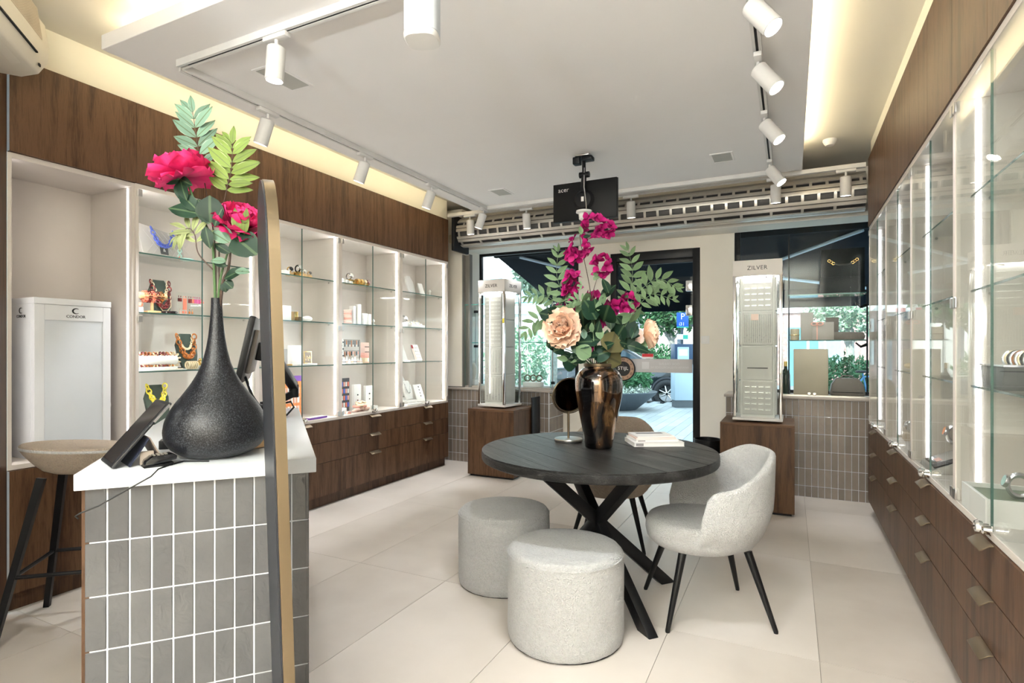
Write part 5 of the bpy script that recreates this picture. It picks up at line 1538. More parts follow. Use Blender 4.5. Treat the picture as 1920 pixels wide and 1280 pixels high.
for x_ in (-.10, .05):
    for y_ in (.012, .07):
        MB().cyl((x_, y_, .0162), (x_, y_, .0185), .004, 8, M=ST_ @ Matrix.Translation((0, -.01, 0))).build('screw', M_CHROME, st_)
for k in range(5):
    MB().box(.068 + k * .015, .0, .012, .076 + k * .015, .14, .018, M=ST_ @ Matrix.Translation((0, -.01, .004))).build('slat', M_BLACKP, st_)
w2_ = rc('watch', 'steel watch with orange dial on the grey sloping stand', 'watch', 1792, 840, .72, Z0 + .105)
rwatch(w2_, Matrix.Translation((0, 0, .044)), 1.15, M_SILV, M_ORAN)
cr_ = rc('ring_stand', 'cream ring cushion alone on a lower shelf, right cabinets', 'ring stand', 1704, 690, .68, Z1)
MB().ball((0, 0, .025), .04, 16, 10, sz=.6).build('cushion', M_CREAMG, cr_)
MB().torus((0, 0, .05), .012, .003, 16, 6).build('ring', M_GOLD, cr_)
rty = rc('ring_tray', 'dark grey tray of rings and bracelets at the right photo edge', 'tray', 1903, 700, .665, Z1)
MB().prism([(-.10, 0), (.10, 0), (.125, .075), (-.125, .075)], -.06, .10, 'y').build('tray', plain('tray_grey', (.10, .10, .105), .45), rty, bevel=.003)
MB().box(-.127, -.063, .0755, .127, .103, .082).build('rim', M_SILV, rty, bevel=.001)
MB().box(-.012, -.0615, .02, .008, -.0602, .07).build('emblem', M_SILV, rty)
for k in range(9):
    MB().torus((0, 0, 0), .024, .006, 18, 8, M=Matrix.Translation((-.10 + k * .0248, .02, .10)) @ Matrix.Rotation(PI / 2 + .1, 4, 'Y')).build('ring', (M_SILV, M_CREAMG, M_INK, M_SILV, M_AMBER)[k % 5], rty)
wb_ = rc('watch_box', 'white open watch box with a green lining, lower right', 'box', 1905, 930, .68, Z0)
MB().box(-.12, -.12, 0, .16, -.11, .085).box(-.12, .10, 0, .16, .11, .085).box(-.12, -.11, 0, -.11, .10, .085).box(.15, -.11, 0, .16, .10, .085).box(-.11, -.11, 0, .15, .10, .02).build('box', M_PAPER, wb_, smooth=False)
MB().box(-.109, -.109, .0205, .149, .099, .07).build('lining', plain('sage_felt', (.25, .29, .22), .9), wb_)
w3_ = rc('watch', 'steel watch lying in the white open watch box', 'watch', 1905, 930, .68, Z0 + .0705)
rwatch(w3_, Matrix.Translation((.03, 0, .042)), 1.0, M_SILV, M_MINT)

# ================================================================ shop windows
M_BOXB = plain('navy_black_box', (.006, .009, .010), .6, spec=.15)
sw_ = thing('window_vitrine', 'glass shelf unit standing in the right shop window', 'vitrine', (0, 0, 0))
SHZ = at(1560, 637, y=5.72).z
SHT = at(1580, 551, y=5.72).z
for z, nm in ((SHZ, 'shelf'), (SHT, 'shelf')):
    s = MB().box(-0.02, 5.60, z - .01, .575, 5.88, z).build(nm, M_GLASS, sw_, smooth=False)
    MB().box(-0.02, 5.599, z - .01, .575, 5.5999, z).build('shelf_edge', M_GEDGE, s, smooth=False)
for x0, x1 in ((-.43, .27), (.274, .99)):
    MB().box(x0, 5.515, .868, x1, 5.521, 2.38).build('sliding_pane', M_GLASSW, sw_, smooth=False)
MB().box(-.44, 5.505, .8655, .995, 5.53, .878).build('track', M_STEEL, sw_, smooth=False)
MB().cyl((-.012, 5.72, .866), (-.012, 5.72, 2.3), .006, 8).build('rod', M_BLACK, sw_)
lk = MB()
lk.lathe([(.016, 0), (.016, .02), (.011, .026)], 16, M=Matrix.Translation((.145, 5.512, .892)) @ Matrix.Rotation(PI / 2, 4, 'X'))
lk.lathe([(.016, 0), (.016, .02), (.011, .026)], 16, M=Matrix.Translation((.185, 5.512, .89)) @ Matrix.Rotation(PI / 2, 4, 'X'))
lk.build('lock', M_CHROME, sw_)
def win(name, label, cat, px, y, z, rz=0, group=None):
    p = at(px, 653, y=y)
    return thing(name, label, cat, (p.x, y, z), rz, group)
def wslab(name, label, cat, px, y, z, w, h, d, mat, rz=0, bevel=.002):
    t = win(name, label, cat, px, y, z, rz)
    MB().box(-w / 2, -d / 2, 0, w / 2, d / 2, h).build('body', mat, t, bevel=bevel)
    return t
SIL = .8655
wslab('backing_card', 'tall beige card standing in the right shop window', 'card', 1520, 5.62, SIL, .27, .41, .012, M_TAUPE)
lb_ = win('leather_bag', 'taupe leather bag on the sill of the right shop window', 'bag', 1588, 5.74, SIL)
MB().prism([(-.125, 0), (.125, 0), (.135, .02), (.12, .10), (.085, .155), (-.085, .155), (-.12, .10), (-.135, .02)], -.06, .06, 'y').build('body', M_LEATH, lb_, bevel=.012, seg=3)
MB().box(-.115, -.063, .03, .115, -.0605, .036).build('seam', M_BLACKP, lb_)
MB().tube([(-.06, 0, .15), (-.03, 0, .175), (.03, 0, .175), (.06, 0, .15)], .006, 8).build('strap', M_LEATH, lb_)
z_ = SHZ + .0003
wslab('gift_box', 'tall taupe box on the glass shelf of the right window', 'box', 1513, 5.72, z_, .10, .245, .09, plain('taupe_box', (.40, .36, .32), .6))
t = wslab('gift_box', 'taupe box tied with a pink ribbon on the window shelf', 'box', 1543, 5.66, z_, .165, .155, .05, plain('taupe_box2', (.44, .39, .35), .6))
MB().box(-.05, -.028, .0, -.042, -.0255, .155).build('ribbon', M_ROSE, t)
for s in (-1, 1):
    MB().torus((0, 0, 0), .022, .005, 14, 6, M=Matrix.Translation((-.046 + s * .024, -.03, .14)) @ Matrix.Rotation(PI / 2, 4, 'X') @ Matrix.Diagonal((1, .6, 1, 1))).build('bow', M_ROSE, t)
wslab('dark_box', 'dark upright box behind the ribbon box, window shelf', 'box', 1560, 5.78, z_, .10, .20, .07, M_LEATH)
t = win('clutch_bag', 'dark long clutch lying on the window shelf', 'bag', 1588, 5.69, z_)
MB().prism([(-.11, 0), (.125, 0), (.135, .03), (.12, .065), (-.11, .07)], -.03, .03, 'y').build('body', M_LEATH, t, bevel=.01)
t = win('candle_jar', 'pale candle jar with a gold band on the window shelf', 'candle', 1490, 5.70, z_)
MB().lathe([(.001, 0), (.036, 0), (.038, .004), (.038, .10), (.035, .10), (.034, .02), (.001, .018)], 28, caps=False).build('jar', plain('champagne_glass', (.62, .52, .36), .25), t)
MB().torus((0, 0, .045), .0385, .004, 28, 6).build('band', M_GOLD, t)
z_ = SHT + .0003
wslab('black_case', 'plain black case under the one with a chain handle', 'case', 1578, 5.72, z_, .335, .145, .16, M_BOXB)
t = wslab('black_case', 'black case with gold chain handle, on top of a plain one', 'case', 1579, 5.72, z_ + .1453, .325, .24, .15, M_BOXB)
MB().tube([(-.07, -.085, .115), (-.03, -.10, .098), (.03, -.10, .098), (.07, -.085, .112)], .006, 8).build('handle', M_BLEATH, t)
for s in (-1, 1):
    for k in range(3):
        MB().torus((0, 0, 0), .011, .0035, 14, 6, M=Matrix.Translation((s * (.072 + .016 * k), -.083, .115 + .012 * k)) @ Matrix.Rotation(PI / 2 + .5 * (k % 2), 4, 'X')).build('chain_link', M_GOLD, t)
bt_ = win('bottle', 'dark bottle at the left of the right window sill', 'bottle', 1473, 5.80, SIL)
MB().lathe([(.001, 0), (.038, 0), (.04, .005), (.04, .17), (.032, .20), (.016, .225), (.014, .29), (.001, .29)], 24, caps=False).build('glass', plain('bottle_green', (.01, .03, .02), .08), bt_)
MB().lathe([(.0165, .25), (.0165, .295), (.001, .296)], 16, caps=False).build('foil', M_GOLD, bt_)
pl_ = win('pole_stand', 'slim black pole stand with clamps by the right cabinets', 'stand', 1626, 5.86, SIL)
MB().cyl((0, 0, 0), (0, 0, .98), .007, 10).build('pole', M_BLACK, pl_)
MB().lathe([(.001, 0), (.03, 0), (.03, .008), (.001, .01)], 18, caps=False).build('foot', M_BLACK, pl_)
for z in (.45, .80):
    MB().tube([(0, 0, z), (-.05, -.02, z - .02), (-.09, -.03, z + .015)], [.014, .011, .006], 8).build('clamp', M_BLACK, pl_)

# left window: glass vitrine on the sill
vt = thing('glass_vitrine', 'green-edged glass vitrine on the tiled sill of the left window', 'vitrine', (-3.33, 5.54, .8405))
VW, VD, VH = 1.06, .34, .93
MB().box(0, 0, 0, VW, VD, .02).build('base', M_SILL, vt, bevel=.002)
for nm, b in (('side_pane', (0, .004, .02, .006, VD - .004, VH)), ('side_pane', (VW - .006, .004, .02, VW, VD - .004, VH)), ('front_pane', (.008, .004, .02, VW - .008, .010, VH)), ('top_pane', (0, 0, VH, VW, VD, VH + .008)), ('shelf', (.01, .012, .50, VW - .01, VD - .01, .508))):
    MB().box(*b).build(nm, M_GLASS, vt, smooth=False)
for x_ in (0, VW - .006):
    MB().box(x_, .0005, .02, x_ + .006, .0038, VH).build('pane_edge', M_GEDGEL, vt, smooth=False)
MB().box(0, -.003, VH, VW, -.0005, VH + .008).build('pane_edge', M_GEDGEL, vt, smooth=False)
MB().box(.01, .011, .50, VW - .01, .0118, .508).build('pane_edge', M_GEDGEL, vt, smooth=False)
for x_ in (.05, VW - .05):
    MB().cyl((x_, .17, .02), (x_, .17, VH), .007, 10).build('rod', M_STEEL, vt)
    for z in (.05, .45, .85):
        MB().box(x_ - .02, .15, z, x_ + .025, .19, z + .03).build('clamp', M_BLACKP, vt, bevel=.006)
ZV = .8405 + .0203
for nm, lab, px, w, h, m_ in (('display_plinth', 'white plinth in the left window vitrine', 884, .16, .06, M_PAPER), ('display_plinth', 'low white plinth in the right half of the left window vitrine', 1000, .20, .05, M_PAPER)):
    wslab(nm, lab, 'plinth', px, 5.70, ZV, w, h, .12, m_)
t = win('necklace_bust', 'white bust in the left window vitrine', 'display bust', 886, 5.70, ZV + .0605)
MB().prism([(a * .12, b * .19) for a, b in BUST], -.01, .01, 'y').build('board', M_WBUST, t, bevel=.004)
for k in range(3):
    t = win('ring_loop', ('dark round bracelet loop, left of three in the vitrine', 'dark round bracelet loop, middle of three in the vitrine', 'dark round bracelet loop, right of three in the vitrine')[k], 'bracelet', 989 + k * 11, 5.70, ZV + .0505, 0, 'bracelet loops in the left window')
    MB().torus((0, 0, 0), .033, .007, 20, 8, M=Matrix.Translation((0, 0, .041)) @ Matrix.Rotation(PI / 2, 4, 'X') @ Matrix.Rotation(.7, 4, 'Y')).build('loop', M_PULL, t)

# clock on the door
ck = thing('door_clock', 'round clock with roman numerals and white name on the glass door', 'clock', at(1169, 691, y=5.925), 0)
MB().lathe([(.001, 0), (.128, 0), (.13, .004), (.13, .012), (.124, .014), (.001, .014)], 56, caps=False, M=Matrix.Rotation(PI / 2, 4, 'X')).build('rim', M_BLACK, ck)
MB().lathe([(.078, .0145), (.118, .0145), (.118, .016), (.078, .016)], 56, caps=False, M=Matrix.Rotation(PI / 2, 4, 'X')).build('chapter_ring', plain('copper_ring', (.42, .26, .17), .5), ck)
MB().lathe([(.001, .0165), (.078, .0165)], 48, caps=False, M=Matrix.Rotation(PI / 2, 4, 'X')).build('face', M_INK, ck)
link('lettering', text_mesh('STIJL', .050, space=1.1), M_PAPER, ck, M=Matrix.Translation((0, -.0175, .004)) @ Matrix.Rotation(PI / 2, 4, 'X'))
for k, s in enumerate(('XII', 'I', 'II', 'III', 'IIII', 'V', 'VI', 'VII', 'VIII', 'IX', 'X', 'XI')):
    a = R(30 * k)
    link('numeral', text_mesh(s, .030), M_INK, ck, M=Matrix.Rotation(PI / 2, 4, 'X') @ Matrix.Translation((.098 * math.sin(a), .098 * math.cos(a), .0172)) @ Matrix.Rotation(-a, 4, 'Z'))
MB().box(-.001, -.0185, .01, .001, -.0176, .06).build('hand', M_SILV, ck)

# ================================================================ flowers
CAMD = V((-ST, CT, 0))       # the viewing direction on the plan, used only to turn blooms as the photo shows them
CAMR = V((CT, ST, 0))
UP = V((0, 0, 1))
LEAF = {}
def leaf_mesh(kind):
    if kind in LEAF:
        return LEAF[kind]
    w, curl, fold, tip = {'slim': (.36, .10, .10, 1.0), 'thin': (.23, .25, .10, 1.0), 'oval': (.52, .16, .14, 1.0), 'round': (.98, .14, .10, .7), 'bract': (.82, .22, .35, .9)}[kind]
    mb = MB()
    n = 7
    def fn(u, v):
        t = v
        if kind == 'round':
            q = math.sin(PI * min(1, max(0, t)) ** .8) ** .6
        else:
            q = math.sin(PI * t ** .85) ** .85
        if v in (0, 1):
            q = 0.02
        s = (u - .5) * 2
        x = s * w / 2 * q
        z = -abs(s) * -fold * q * .25 - curl * t * t + .02 * math.sin(9 * t + 3 * s) * abs(s)
        return (x, t, z)
    mb.grid(5, n, fn)
    LEAF[kind] = mb.mesh('leaf', ang=180)
    return LEAF[kind]
def fresh(me, mat):
    """one mesh copy per material, shared by all leaves of that kind"""
    k = (me.name, mat.name)
    if k not in LEAF:
        m = me.copy()
        m.materials.clear()
        m.materials.append(mat)
        LEAF[k] = m
    return LEAF[k]
def basis(p, ydir, zdir, L, Wd=None):
    y = ydir.normalized()
    z = (zdir - y * zdir.dot(y)).normalized()
    x = y.cross(z)
    Wd = Wd or L
    return Matrix(((x.x * Wd, y.x * L, z.x * Wd, p.x), (x.y * Wd, y.y * L, z.y * Wd, p.y), (x.z * Wd, y.z * L, z.z * Wd, p.z), (0, 0, 0, 1)))
def leaf(parent, org, p, ydir, zdir, L, kind, mat, name='leaf', Wd=None):
    return link(name, fresh(leaf_mesh(kind), mat), None, parent, M=basis(p - org, ydir, zdir, L, Wd))
def spline(pts, n=14):
    out = []
    P = [pts[0]] + list(pts) + [pts[-1]]
    for i in range(1, len(P) - 2):
        for k in range(n):
            t = k / n
            a, b, c, d = P[i - 1], P[i], P[i + 1], P[i + 2]
            out.append(.5 * ((2 * b) + (c - a) * t + (2 * a - 5 * b + 4 * c - d) * t * t + (3 * b - a - 3 * c + d) * t ** 3))
    out.append(pts[-1])
    return out
def px(pts, D):
    return [W(p[0], p[1], p[2] if len(p) > 2 else D) for p in pts]
def frond(name, label, pts, n, L, mat, start=.3, group=None, kind='slim', ang=62, seed=1, r=.0022, tilt=0.0, facing=None, stem=M_TWIG):
    rnd = random.Random(seed)
    org = pts[0]
    t = thing(name, label, 'foliage', org, 0, group)
    sp = spline(pts)
    MB().tube([p - org for p in sp], [r * (1 - .6 * i / len(sp)) for i in range(len(sp))], 6).build('stem', stem, t)
    m = len(sp) - 1
    fz = facing or (-CAMD + UP * .25)
    for i in range(n):
        f = start + (1 - start) * i / (n - 1)
        k = min(int(f * m), m - 1)
        tg = (sp[k + 1] - sp[k]).normalized()
        side = tg.cross(fz).normalized()
        q = 1.15 - .35 * abs(2 * i / (n - 1) - .8) ** 1.5
        for s in (-1, 1):
            if i == n - 1 and s == 1:
                d = tg
            else:
                a = R(ang + rnd.uniform(-8, 8)) * (1 - .35 * i / (n - 1))
                d = tg * math.cos(a) + side * s * math.sin(a) + fz * rnd.uniform(-.15, .2)
            leaf(t, org, sp[k], d, fz + side * s * rnd.uniform(.1, .5) + tg * tilt, L * q * rnd.uniform(.9, 1.1), kind, mat)
    return t
PET = {}
def petal_mesh(kind):
    if kind in PET:
        return PET[kind]
    cup, ruf = {'in': (.55, .06), 'out': (.20, .11), 'big': (.34, .09)}[kind]
    def fn(u, v):
        s = (u - .5) * 2
        q = (math.sin(PI * (.12 + .66 * v)) ** .8) if v > 0 else .25
        x = s * .55 * q
        y = v * (1 - .10 * s * s) + (.05 * math.sin(7 * s + 1) if v > .8 else 0)
        z = cup * (v * v * .9 + s * s * .35 * q) + ruf * math.sin(8 * s + 4 * v) * v * v
        return (x, y, z)
    PET[kind] = MB().grid(7, 7, fn).mesh('petal', ang=180)
    return PET[kind]
def bloom(parent, org, c, axis, rad, layers, seed=3, name='petal'):
    """layers: (count, tilt from the axis, length, kind, material)"""
    rnd = random.Random(seed)
    az = axis.normalized()
    ax = az.orthogonal().normalized()
    ay = az.cross(ax)
    for li, (cnt, tilt, ln, kind, mat) in enumerate(layers):
        for k in range(cnt):
            a = 2 * PI * (k + .5 * (li % 2)) / cnt + rnd.uniform(-.2, .2)
            out = ax * math.cos(a) + ay * math.sin(a)
            tl_ = R(tilt + rnd.uniform(-7, 7))
            d = az * math.cos(tl_) + out * math.sin(tl_)
            zd = az * math.sin(tl_) - out * math.cos(tl_)
            me = petal_mesh(kind)
            s = ln * rad * rnd.uniform(.92, 1.08)
            link(name, fresh(me, mat), None, parent, M=basis(c - org + out * rad * .05, d, zd, s, s * 1.05))
PEONY = lambda m1, m2: [(4, 8, .55, 'in', m1), (5, 24, .75, 'in', m1), (6, 42, .9, 'big', m2), (7, 62, 1.05, 'big', m1), (7, 86, 1.15, 'out', m2), (6, 110, 1.1, 'out', m1)]
def stem_tube(parent, org, pts, r, mat=M_STEM, r1=None):
    sp = spline(pts, 8)
    MB().tube([p - org for p in sp], [r + ((r1 or r * .7) - r) * i / (len(sp) - 1) for i in range(len(sp))], 7).build('stem', mat, parent)

# ---- in the black bottle vase
D0 = 1.79
base = V((VB.x, VB.y, VB.z + .46))
def rim(dx=0, dz=0):
    return V((VB.x + dx * CAMR.x, VB.y + dx * CAMR.y, VB.z + .44))
pts = [rim(-.003), W(402, 520, D0), W(397, 450, D0), W(375, 400, D0 - .01), W(352, 345, D0 - .02)]
p1 = thing('peony', 'large hot pink peony on a tall stem, top of the black vase', 'flower', pts[0], 0, 'peonies in the black vase')
stem_tube(p1, pts[0], pts, .0045)
fc = W(345, 332, D0)
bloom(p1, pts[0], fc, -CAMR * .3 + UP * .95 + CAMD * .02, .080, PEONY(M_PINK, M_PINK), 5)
for a, b, L in ((-1.0, -.2, .055), (.9, -.3, .06), (.25, -1, .075), (.55, -.8, .08)):
    leaf(p1, pts[0], fc - UP * .012 - CAMD * .02, CAMR * a * .6 + UP * b - CAMD * .35, -CAMD - UP * .2, L, 'oval', M_LF3, 'sepal')
for (x, y), (dx, dy), L, k, m_ in (((378, 402), (-1, .25), .105, 'oval', M_LF3), ((372, 396), (-.7, .75), .085, 'oval', M_LF3), ((392, 420), (-.35, .9), .085, 'oval', M_LF3), ((395, 418), (.0, 1.0), .085, 'round', M_LF3), ((402, 425), (.35, .8), .06, 'oval', M_LF3), ((385, 425), (.25, -.9), .07, 'oval', M_LF3)):
    leaf(p1, pts[0], W(x, y, D0 - .03), CAMR * dx + UP * dy - CAMD * .15, -CAMD + UP * .35 + CAMR * .2, L, k, m_)
pts = [rim(.004), W(412, 530, D0), W(425, 480, D0 + .01), W(440, 440, D0 + .02)]
p2 = thing('peony', 'hot pink peony half hidden behind the tall mirror', 'flower', pts[0], 0, 'peonies in the black vase')
stem_tube(p2, pts[0], pts, .004)
bloom(p2, pts[0], W(450, 425, D0 + .04), CAMR * .5 + UP * .75 - CAMD * .35, .075, PEONY(M_PINK, M_PINK), 9)
for (x, y), (dx, dy), L, k, m_ in (((438, 455), (-.5, .8), .075, 'slim', M_LF1), ((448, 440), (-.15, 1), .085, 'slim', M_LF2), ((458, 440), (.1, 1), .085, 'slim', M_LF2), ((438, 442), (.6, -.45), .095, 'round', M_LF3), ((432, 460), (.85, -.25), .085, 'oval', M_LF1), ((430, 455), (-.9, .6), .075, 'oval', M_LF1), ((432, 475), (-.65, .45), .06, 'oval', M_LF3)):
    leaf(p2, pts[0], W(x, y, D0 - .01), CAMR * dx + UP * dy - CAMD * .12, -CAMD + UP * .4, L, k, m_)
frond('fern_frond', 'blue-green frond rising highest from the black vase', px([(405, 545), (402, 450), (385, 350), (372, 280), (361, 208)], D0 + .06), 7, .082, M_LF1, start=.66, seed=2, ang=58, group='fronds in the black vase')
frond('fern_frond', 'lime green frond right of the tall peony', px([(411, 545), (412, 430), (424, 360), (434, 315), (436, 268)], D0 + .03), 9, .084, M_LF2, start=.52, seed=3, ang=70, group='fronds in the black vase')
frond('fern_frond', 'pale yellow-green drooping frond, left side of the black vase', px([(399, 505), (372, 475), (365, 440), (352, 428), (332, 442)], D0 - .03), 7, .068, M_LF5, start=.40, seed=4, ang=62, kind='thin', group='fronds in the black vase')
pts = [rim(.007), W(418, 530, D0), W(428, 505, D0), W(432, 470, D0)]
lf = thing('leaf_branch', 'dark leafy branch low on the right side of the black vase', 'foliage', pts[0], 0)
stem_tube(lf, pts[0], pts, .005, M_TWIG)
for (x, y), (dx, dy), L, k, m_ in (((420, 523), (.95, .55), .075, 'oval', M_LF3), ((440, 508), (.95, .0), .05, 'oval', M_LF1), ((421, 527), (.75, -.6), .034, 'round', M_LF3), ((420, 530), (.2, -1), .03, 'round', M_LF3), ((425, 500), (-.7, .35), .05, 'oval', M_LF3), ((424, 490), (-1, .12), .05, 'oval', M_LF1)):
    leaf(lf, pts[0], W(x, y, D0 - .02), CAMR * dx + UP * dy - CAMD * .1, -CAMD + UP * .5, L, k, m_)

# ---- in the gold and black vase
D1 = 2.97
VG = V((-0.904, 2.866, TZ + .43))
def rim1(dx=0, dd=0):
    return VG + CAMR * dx + CAMD * dd
def boug(label, pts, clusters, leaves=(), seed=1):
    rnd = random.Random(seed)
    t = thing('bougainvillea', label, 'flower', pts[0], 0, 'bougainvillea in the gold vase')
    stem_tube(t, pts[0], pts, .003, M_TWIG, .0012)
    for (x, y, r_, D) in clusters:
        c = W(x, y, D)
        n = max(7, int(r_ * .6))
        for i in range(n):
            d = V((rnd.uniform(-1, 1), rnd.uniform(-1, 1), rnd.uniform(-1, 1))).normalized()
            o = c + (CAMR * d.x + UP * d.z) * r_ * .0017 + CAMD * d.y * r_ * .0012
            for k in range(3):
                a = 2 * PI * k / 3 + rnd.uniform(-.3, .3)
                u = d.orthogonal().normalized()
                v = d.cross(u)
                e = (u * math.cos(a) + v * math.sin(a)) * .8 + d * .65
                leaf(t, pts[0], o, e, d - e * .3, rnd.uniform(.030, .044), 'bract', M_MAG, 'bract')
    for (x, y), (dx, dy), L, m_ in leaves:
        leaf(t, pts[0], W(x, y, D1 - .03), CAMR * dx + UP * dy, -CAMD + UP * .4, L, 'oval', m_)
    return t
boug('tall magenta bougainvillea branch rising to the ceiling from the gold vase', [rim1(-.02), W(1112, 600, D1), W(1106, 540, D1), W(1094, 480, D1), W(1088, 440, D1), W(1105, 425, D1)], [(1113, 422, 30, D1), (1138, 430, 15, D1), (1087, 462, 27, D1), (1076, 478, 14, D1)], [((1090, 440), (-.1, 1), .05, M_LF4), ((1093, 445), (.9, .3), .045, M_LF3)], 1)
boug('magenta bougainvillea sprig right of the tall branch', [rim1(-.01), W(1115, 600, D1 - .02), W(1112, 550, D1 - .02), W(1126, 505, D1 - .03)], [(1129, 497, 25, D1 - .03)], [((1118, 520), (-.1, 1), .06, M_LF4), ((1112, 525), (.6, .5), .05, M_LF4)], 2)
boug('magenta bougainvillea sprig on the left, above the peach peony', [rim1(-.03), W(1100, 600, D1), W(1085, 560, D1), W(1074, 530, D1)], [(1073, 528, 22, D1), (1068, 548, 14, D1)], [((1085, 545), (.2, 1), .055, M_LF4)], 3)
boug('magenta bougainvillea cluster behind the facing peach peony', [rim1(-.03, .03), W(1090, 630, D1 + .08), W(1055, 590, D1 + .1)], [(1050, 585, 22, D1 + .08), (1075, 590, 15, D1 + .08)], (), 4)
boug('magenta bougainvillea sprig on the right, left of the side-on peach peony', [rim1(.02), W(1150, 630, D1), W(1170, 585, D1)], [(1178, 567, 20, D1), (1162, 578, 16, D1), (1172, 592, 12, D1)], (), 5)
boug('small magenta bougainvillea blooms among the dark middle leaves', [rim1(0), W(1118, 640, D1 + .03), W(1116, 610, D1 + .05)], [(1112, 562, 16, D1 + .07), (1130, 600, 12, D1 + .05), (1101, 655, 8, D1 - .04), (1145, 575, 12, D1 + .04)], (), 6)

pts = [rim1(-.03, -.02), W(1090, 660, D1 - .05), W(1065, 635, D1 - .08)]
q1 = thing('peach_peony', 'large peach peony facing the camera, left in the gold vase', 'flower', pts[0], 0, 'peach peonies in the gold vase')
stem_tube(q1, pts[0], pts, .004)
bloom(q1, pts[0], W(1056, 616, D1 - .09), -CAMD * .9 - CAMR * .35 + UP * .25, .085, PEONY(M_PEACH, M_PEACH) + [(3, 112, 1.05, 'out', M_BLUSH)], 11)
pts = [rim1(.03), W(1160, 660, D1), W(1200, 632, D1)]
q2 = thing('peach_peony', 'orange-peach peony seen from the side, right in the gold vase', 'flower', pts[0], 0, 'peach peonies in the gold vase')
stem_tube(q2, pts[0], pts, .004)
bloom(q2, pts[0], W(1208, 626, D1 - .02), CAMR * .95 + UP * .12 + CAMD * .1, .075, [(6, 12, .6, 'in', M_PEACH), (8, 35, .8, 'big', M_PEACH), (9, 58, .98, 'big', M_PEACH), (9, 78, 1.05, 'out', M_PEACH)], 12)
for (dx, dy) in ((-.9, .5), (-.7, -.5), (-.95, -.1)):
    leaf(q2, pts[0], W(1206, 630, D1 - .03), CAMR * dx + UP * dy, -CAMD + UP * .2, .055, 'round', M_BLUSH, 'petal')

G1 = 'fern fronds in the gold vase'
frond('fern_frond', 'grey-green frond standing up on the left of the gold vase', px([(1095, 680), (1075, 610), (1058, 560), (1044, 515), (1047, 470)], D1 + .02), 9, .074, M_LF4, start=.42, seed=11, ang=70, group=G1, stem=M_LF4)
frond('fern_frond', 'grey-green frond standing up on the right of the gold vase', px([(1130, 680), (1160, 600), (1180, 555), (1186, 510), (1178, 468)], D1 + .02), 9, .076, M_LF4, start=.42, seed=12, ang=72, group=G1, stem=M_LF4)
frond('fern_frond', 'grey-green frond arching to the far right of the gold vase', px([(1135, 680), (1165, 595), (1200, 545), (1235, 523), (1268, 540)], D1), 9, .076, M_LF4, start=.45, seed=13, ang=68, group=G1, stem=M_LF4)
frond('fern_frond', 'lower right frond drooping below the far right one', px([(1138, 680), (1165, 625), (1195, 575), (1225, 552), (1262, 562)], D1 - .05), 8, .062, M_LF4, start=.48, seed=14, ang=80, group=G1, stem=M_LF4)
frond('fern_frond', 'frond reaching far left towards the display tower', px([(1100, 680), (1080, 620), (1050, 575), (1020, 553), (988, 556)], D1 + .05), 8, .062, M_LF4, start=.45, seed=15, ang=75, group=G1, stem=M_LF4)
frond('fern_frond', 'drooping frond low on the left of the gold vase', px([(1098, 682), (1075, 640), (1045, 605), (1010, 598), (985, 622)], D1 - .02), 8, .075, M_LF4, start=.42, seed=16, ang=70, group=G1, stem=M_LF4)
frond('fern_frond', 'short frond in the middle above the dark leaves', px([(1115, 680), (1112, 620), (1105, 580), (1085, 562), (1068, 570)], D1 - .06), 7, .045, M_LF4, start=.5, seed=17, ang=65, group=G1, stem=M_LF4)
def branch(label, pts, leaves, D):
    t = thing('leaf_branch', label, 'foliage', pts[0], 0, 'dark leaf branches in the gold vase')
    stem_tube(t, pts[0], pts, .0035)
    rnd = random.Random(len(label))
    ext = []
    for i in range(9):
        x, y, L, k, m_ = leaves[i % len(leaves)]
        ext.append((x + rnd.uniform(-16, 16), min(y + rnd.uniform(-18, 14), 672), L * .8, rnd.choice(('oval', 'round')), rnd.choice((M_LF3, M_LF3, M_LF4)) if m_ is not M_LF6 else M_LF3))
    for x, y, L, k, m_ in leaves + ext:
        c = W(x, y, D + rnd.uniform(-.04, .04))
        d = (c - W(1120, 690, D))
        d = (d.normalized() + V((rnd.uniform(-.5, .5), rnd.uniform(-.5, .5), rnd.uniform(-.9, .3)))).normalized()
        L *= 1.3
        leaf(t, pts[0], c - d * L * .5, d, -CAMD + UP * rnd.uniform(-.2, .8) + CAMR * rnd.uniform(-.5, .5), L, k, m_)
branch('dark round-leaved branch leaning left over the gold vase rim', [rim1(-.04), W(1085, 665, D1 - .05), W(1050, 650, D1 - .05)], [(1040, 640, .075, 'round', M_LF3), (1030, 590, .08, 'round', M_LF3), (1048, 655, .05, 'round', M_LF3), (1078, 650, .07, 'oval', M_LF1), (1085, 672, .085, 'oval', M_LF3), (1070, 678, .08, 'round', M_LF3), (1092, 640, .08, 'round', M_LF3), (1078, 690 - 14, .06, 'oval', M_LF3), (1062, 665, .06, 'oval', M_LF3)], D1 - .06)
branch('dark branch of big round leaves in the middle of the bouquet', [rim1(0), W(1118, 640, D1 - .03), W(1112, 590, D1 - .02)], [(1100, 598, .115, 'round', M_LF3), (1108, 580, .09, 'round', M_LF3), (1135, 590, .10, 'round', M_LF3), (1140, 545, .085, 'oval', M_LF3), (1090, 575, .08, 'oval', M_LF4), (1120, 620, .08, 'oval', M_LF3), (1105, 635, .09, 'round', M_LF3), (1095, 625, .05, 'oval', M_LF1), (1130, 560, .06, 'oval', M_LF4), (1108, 665, .07, 'oval', M_LF3)], D1 - .05)
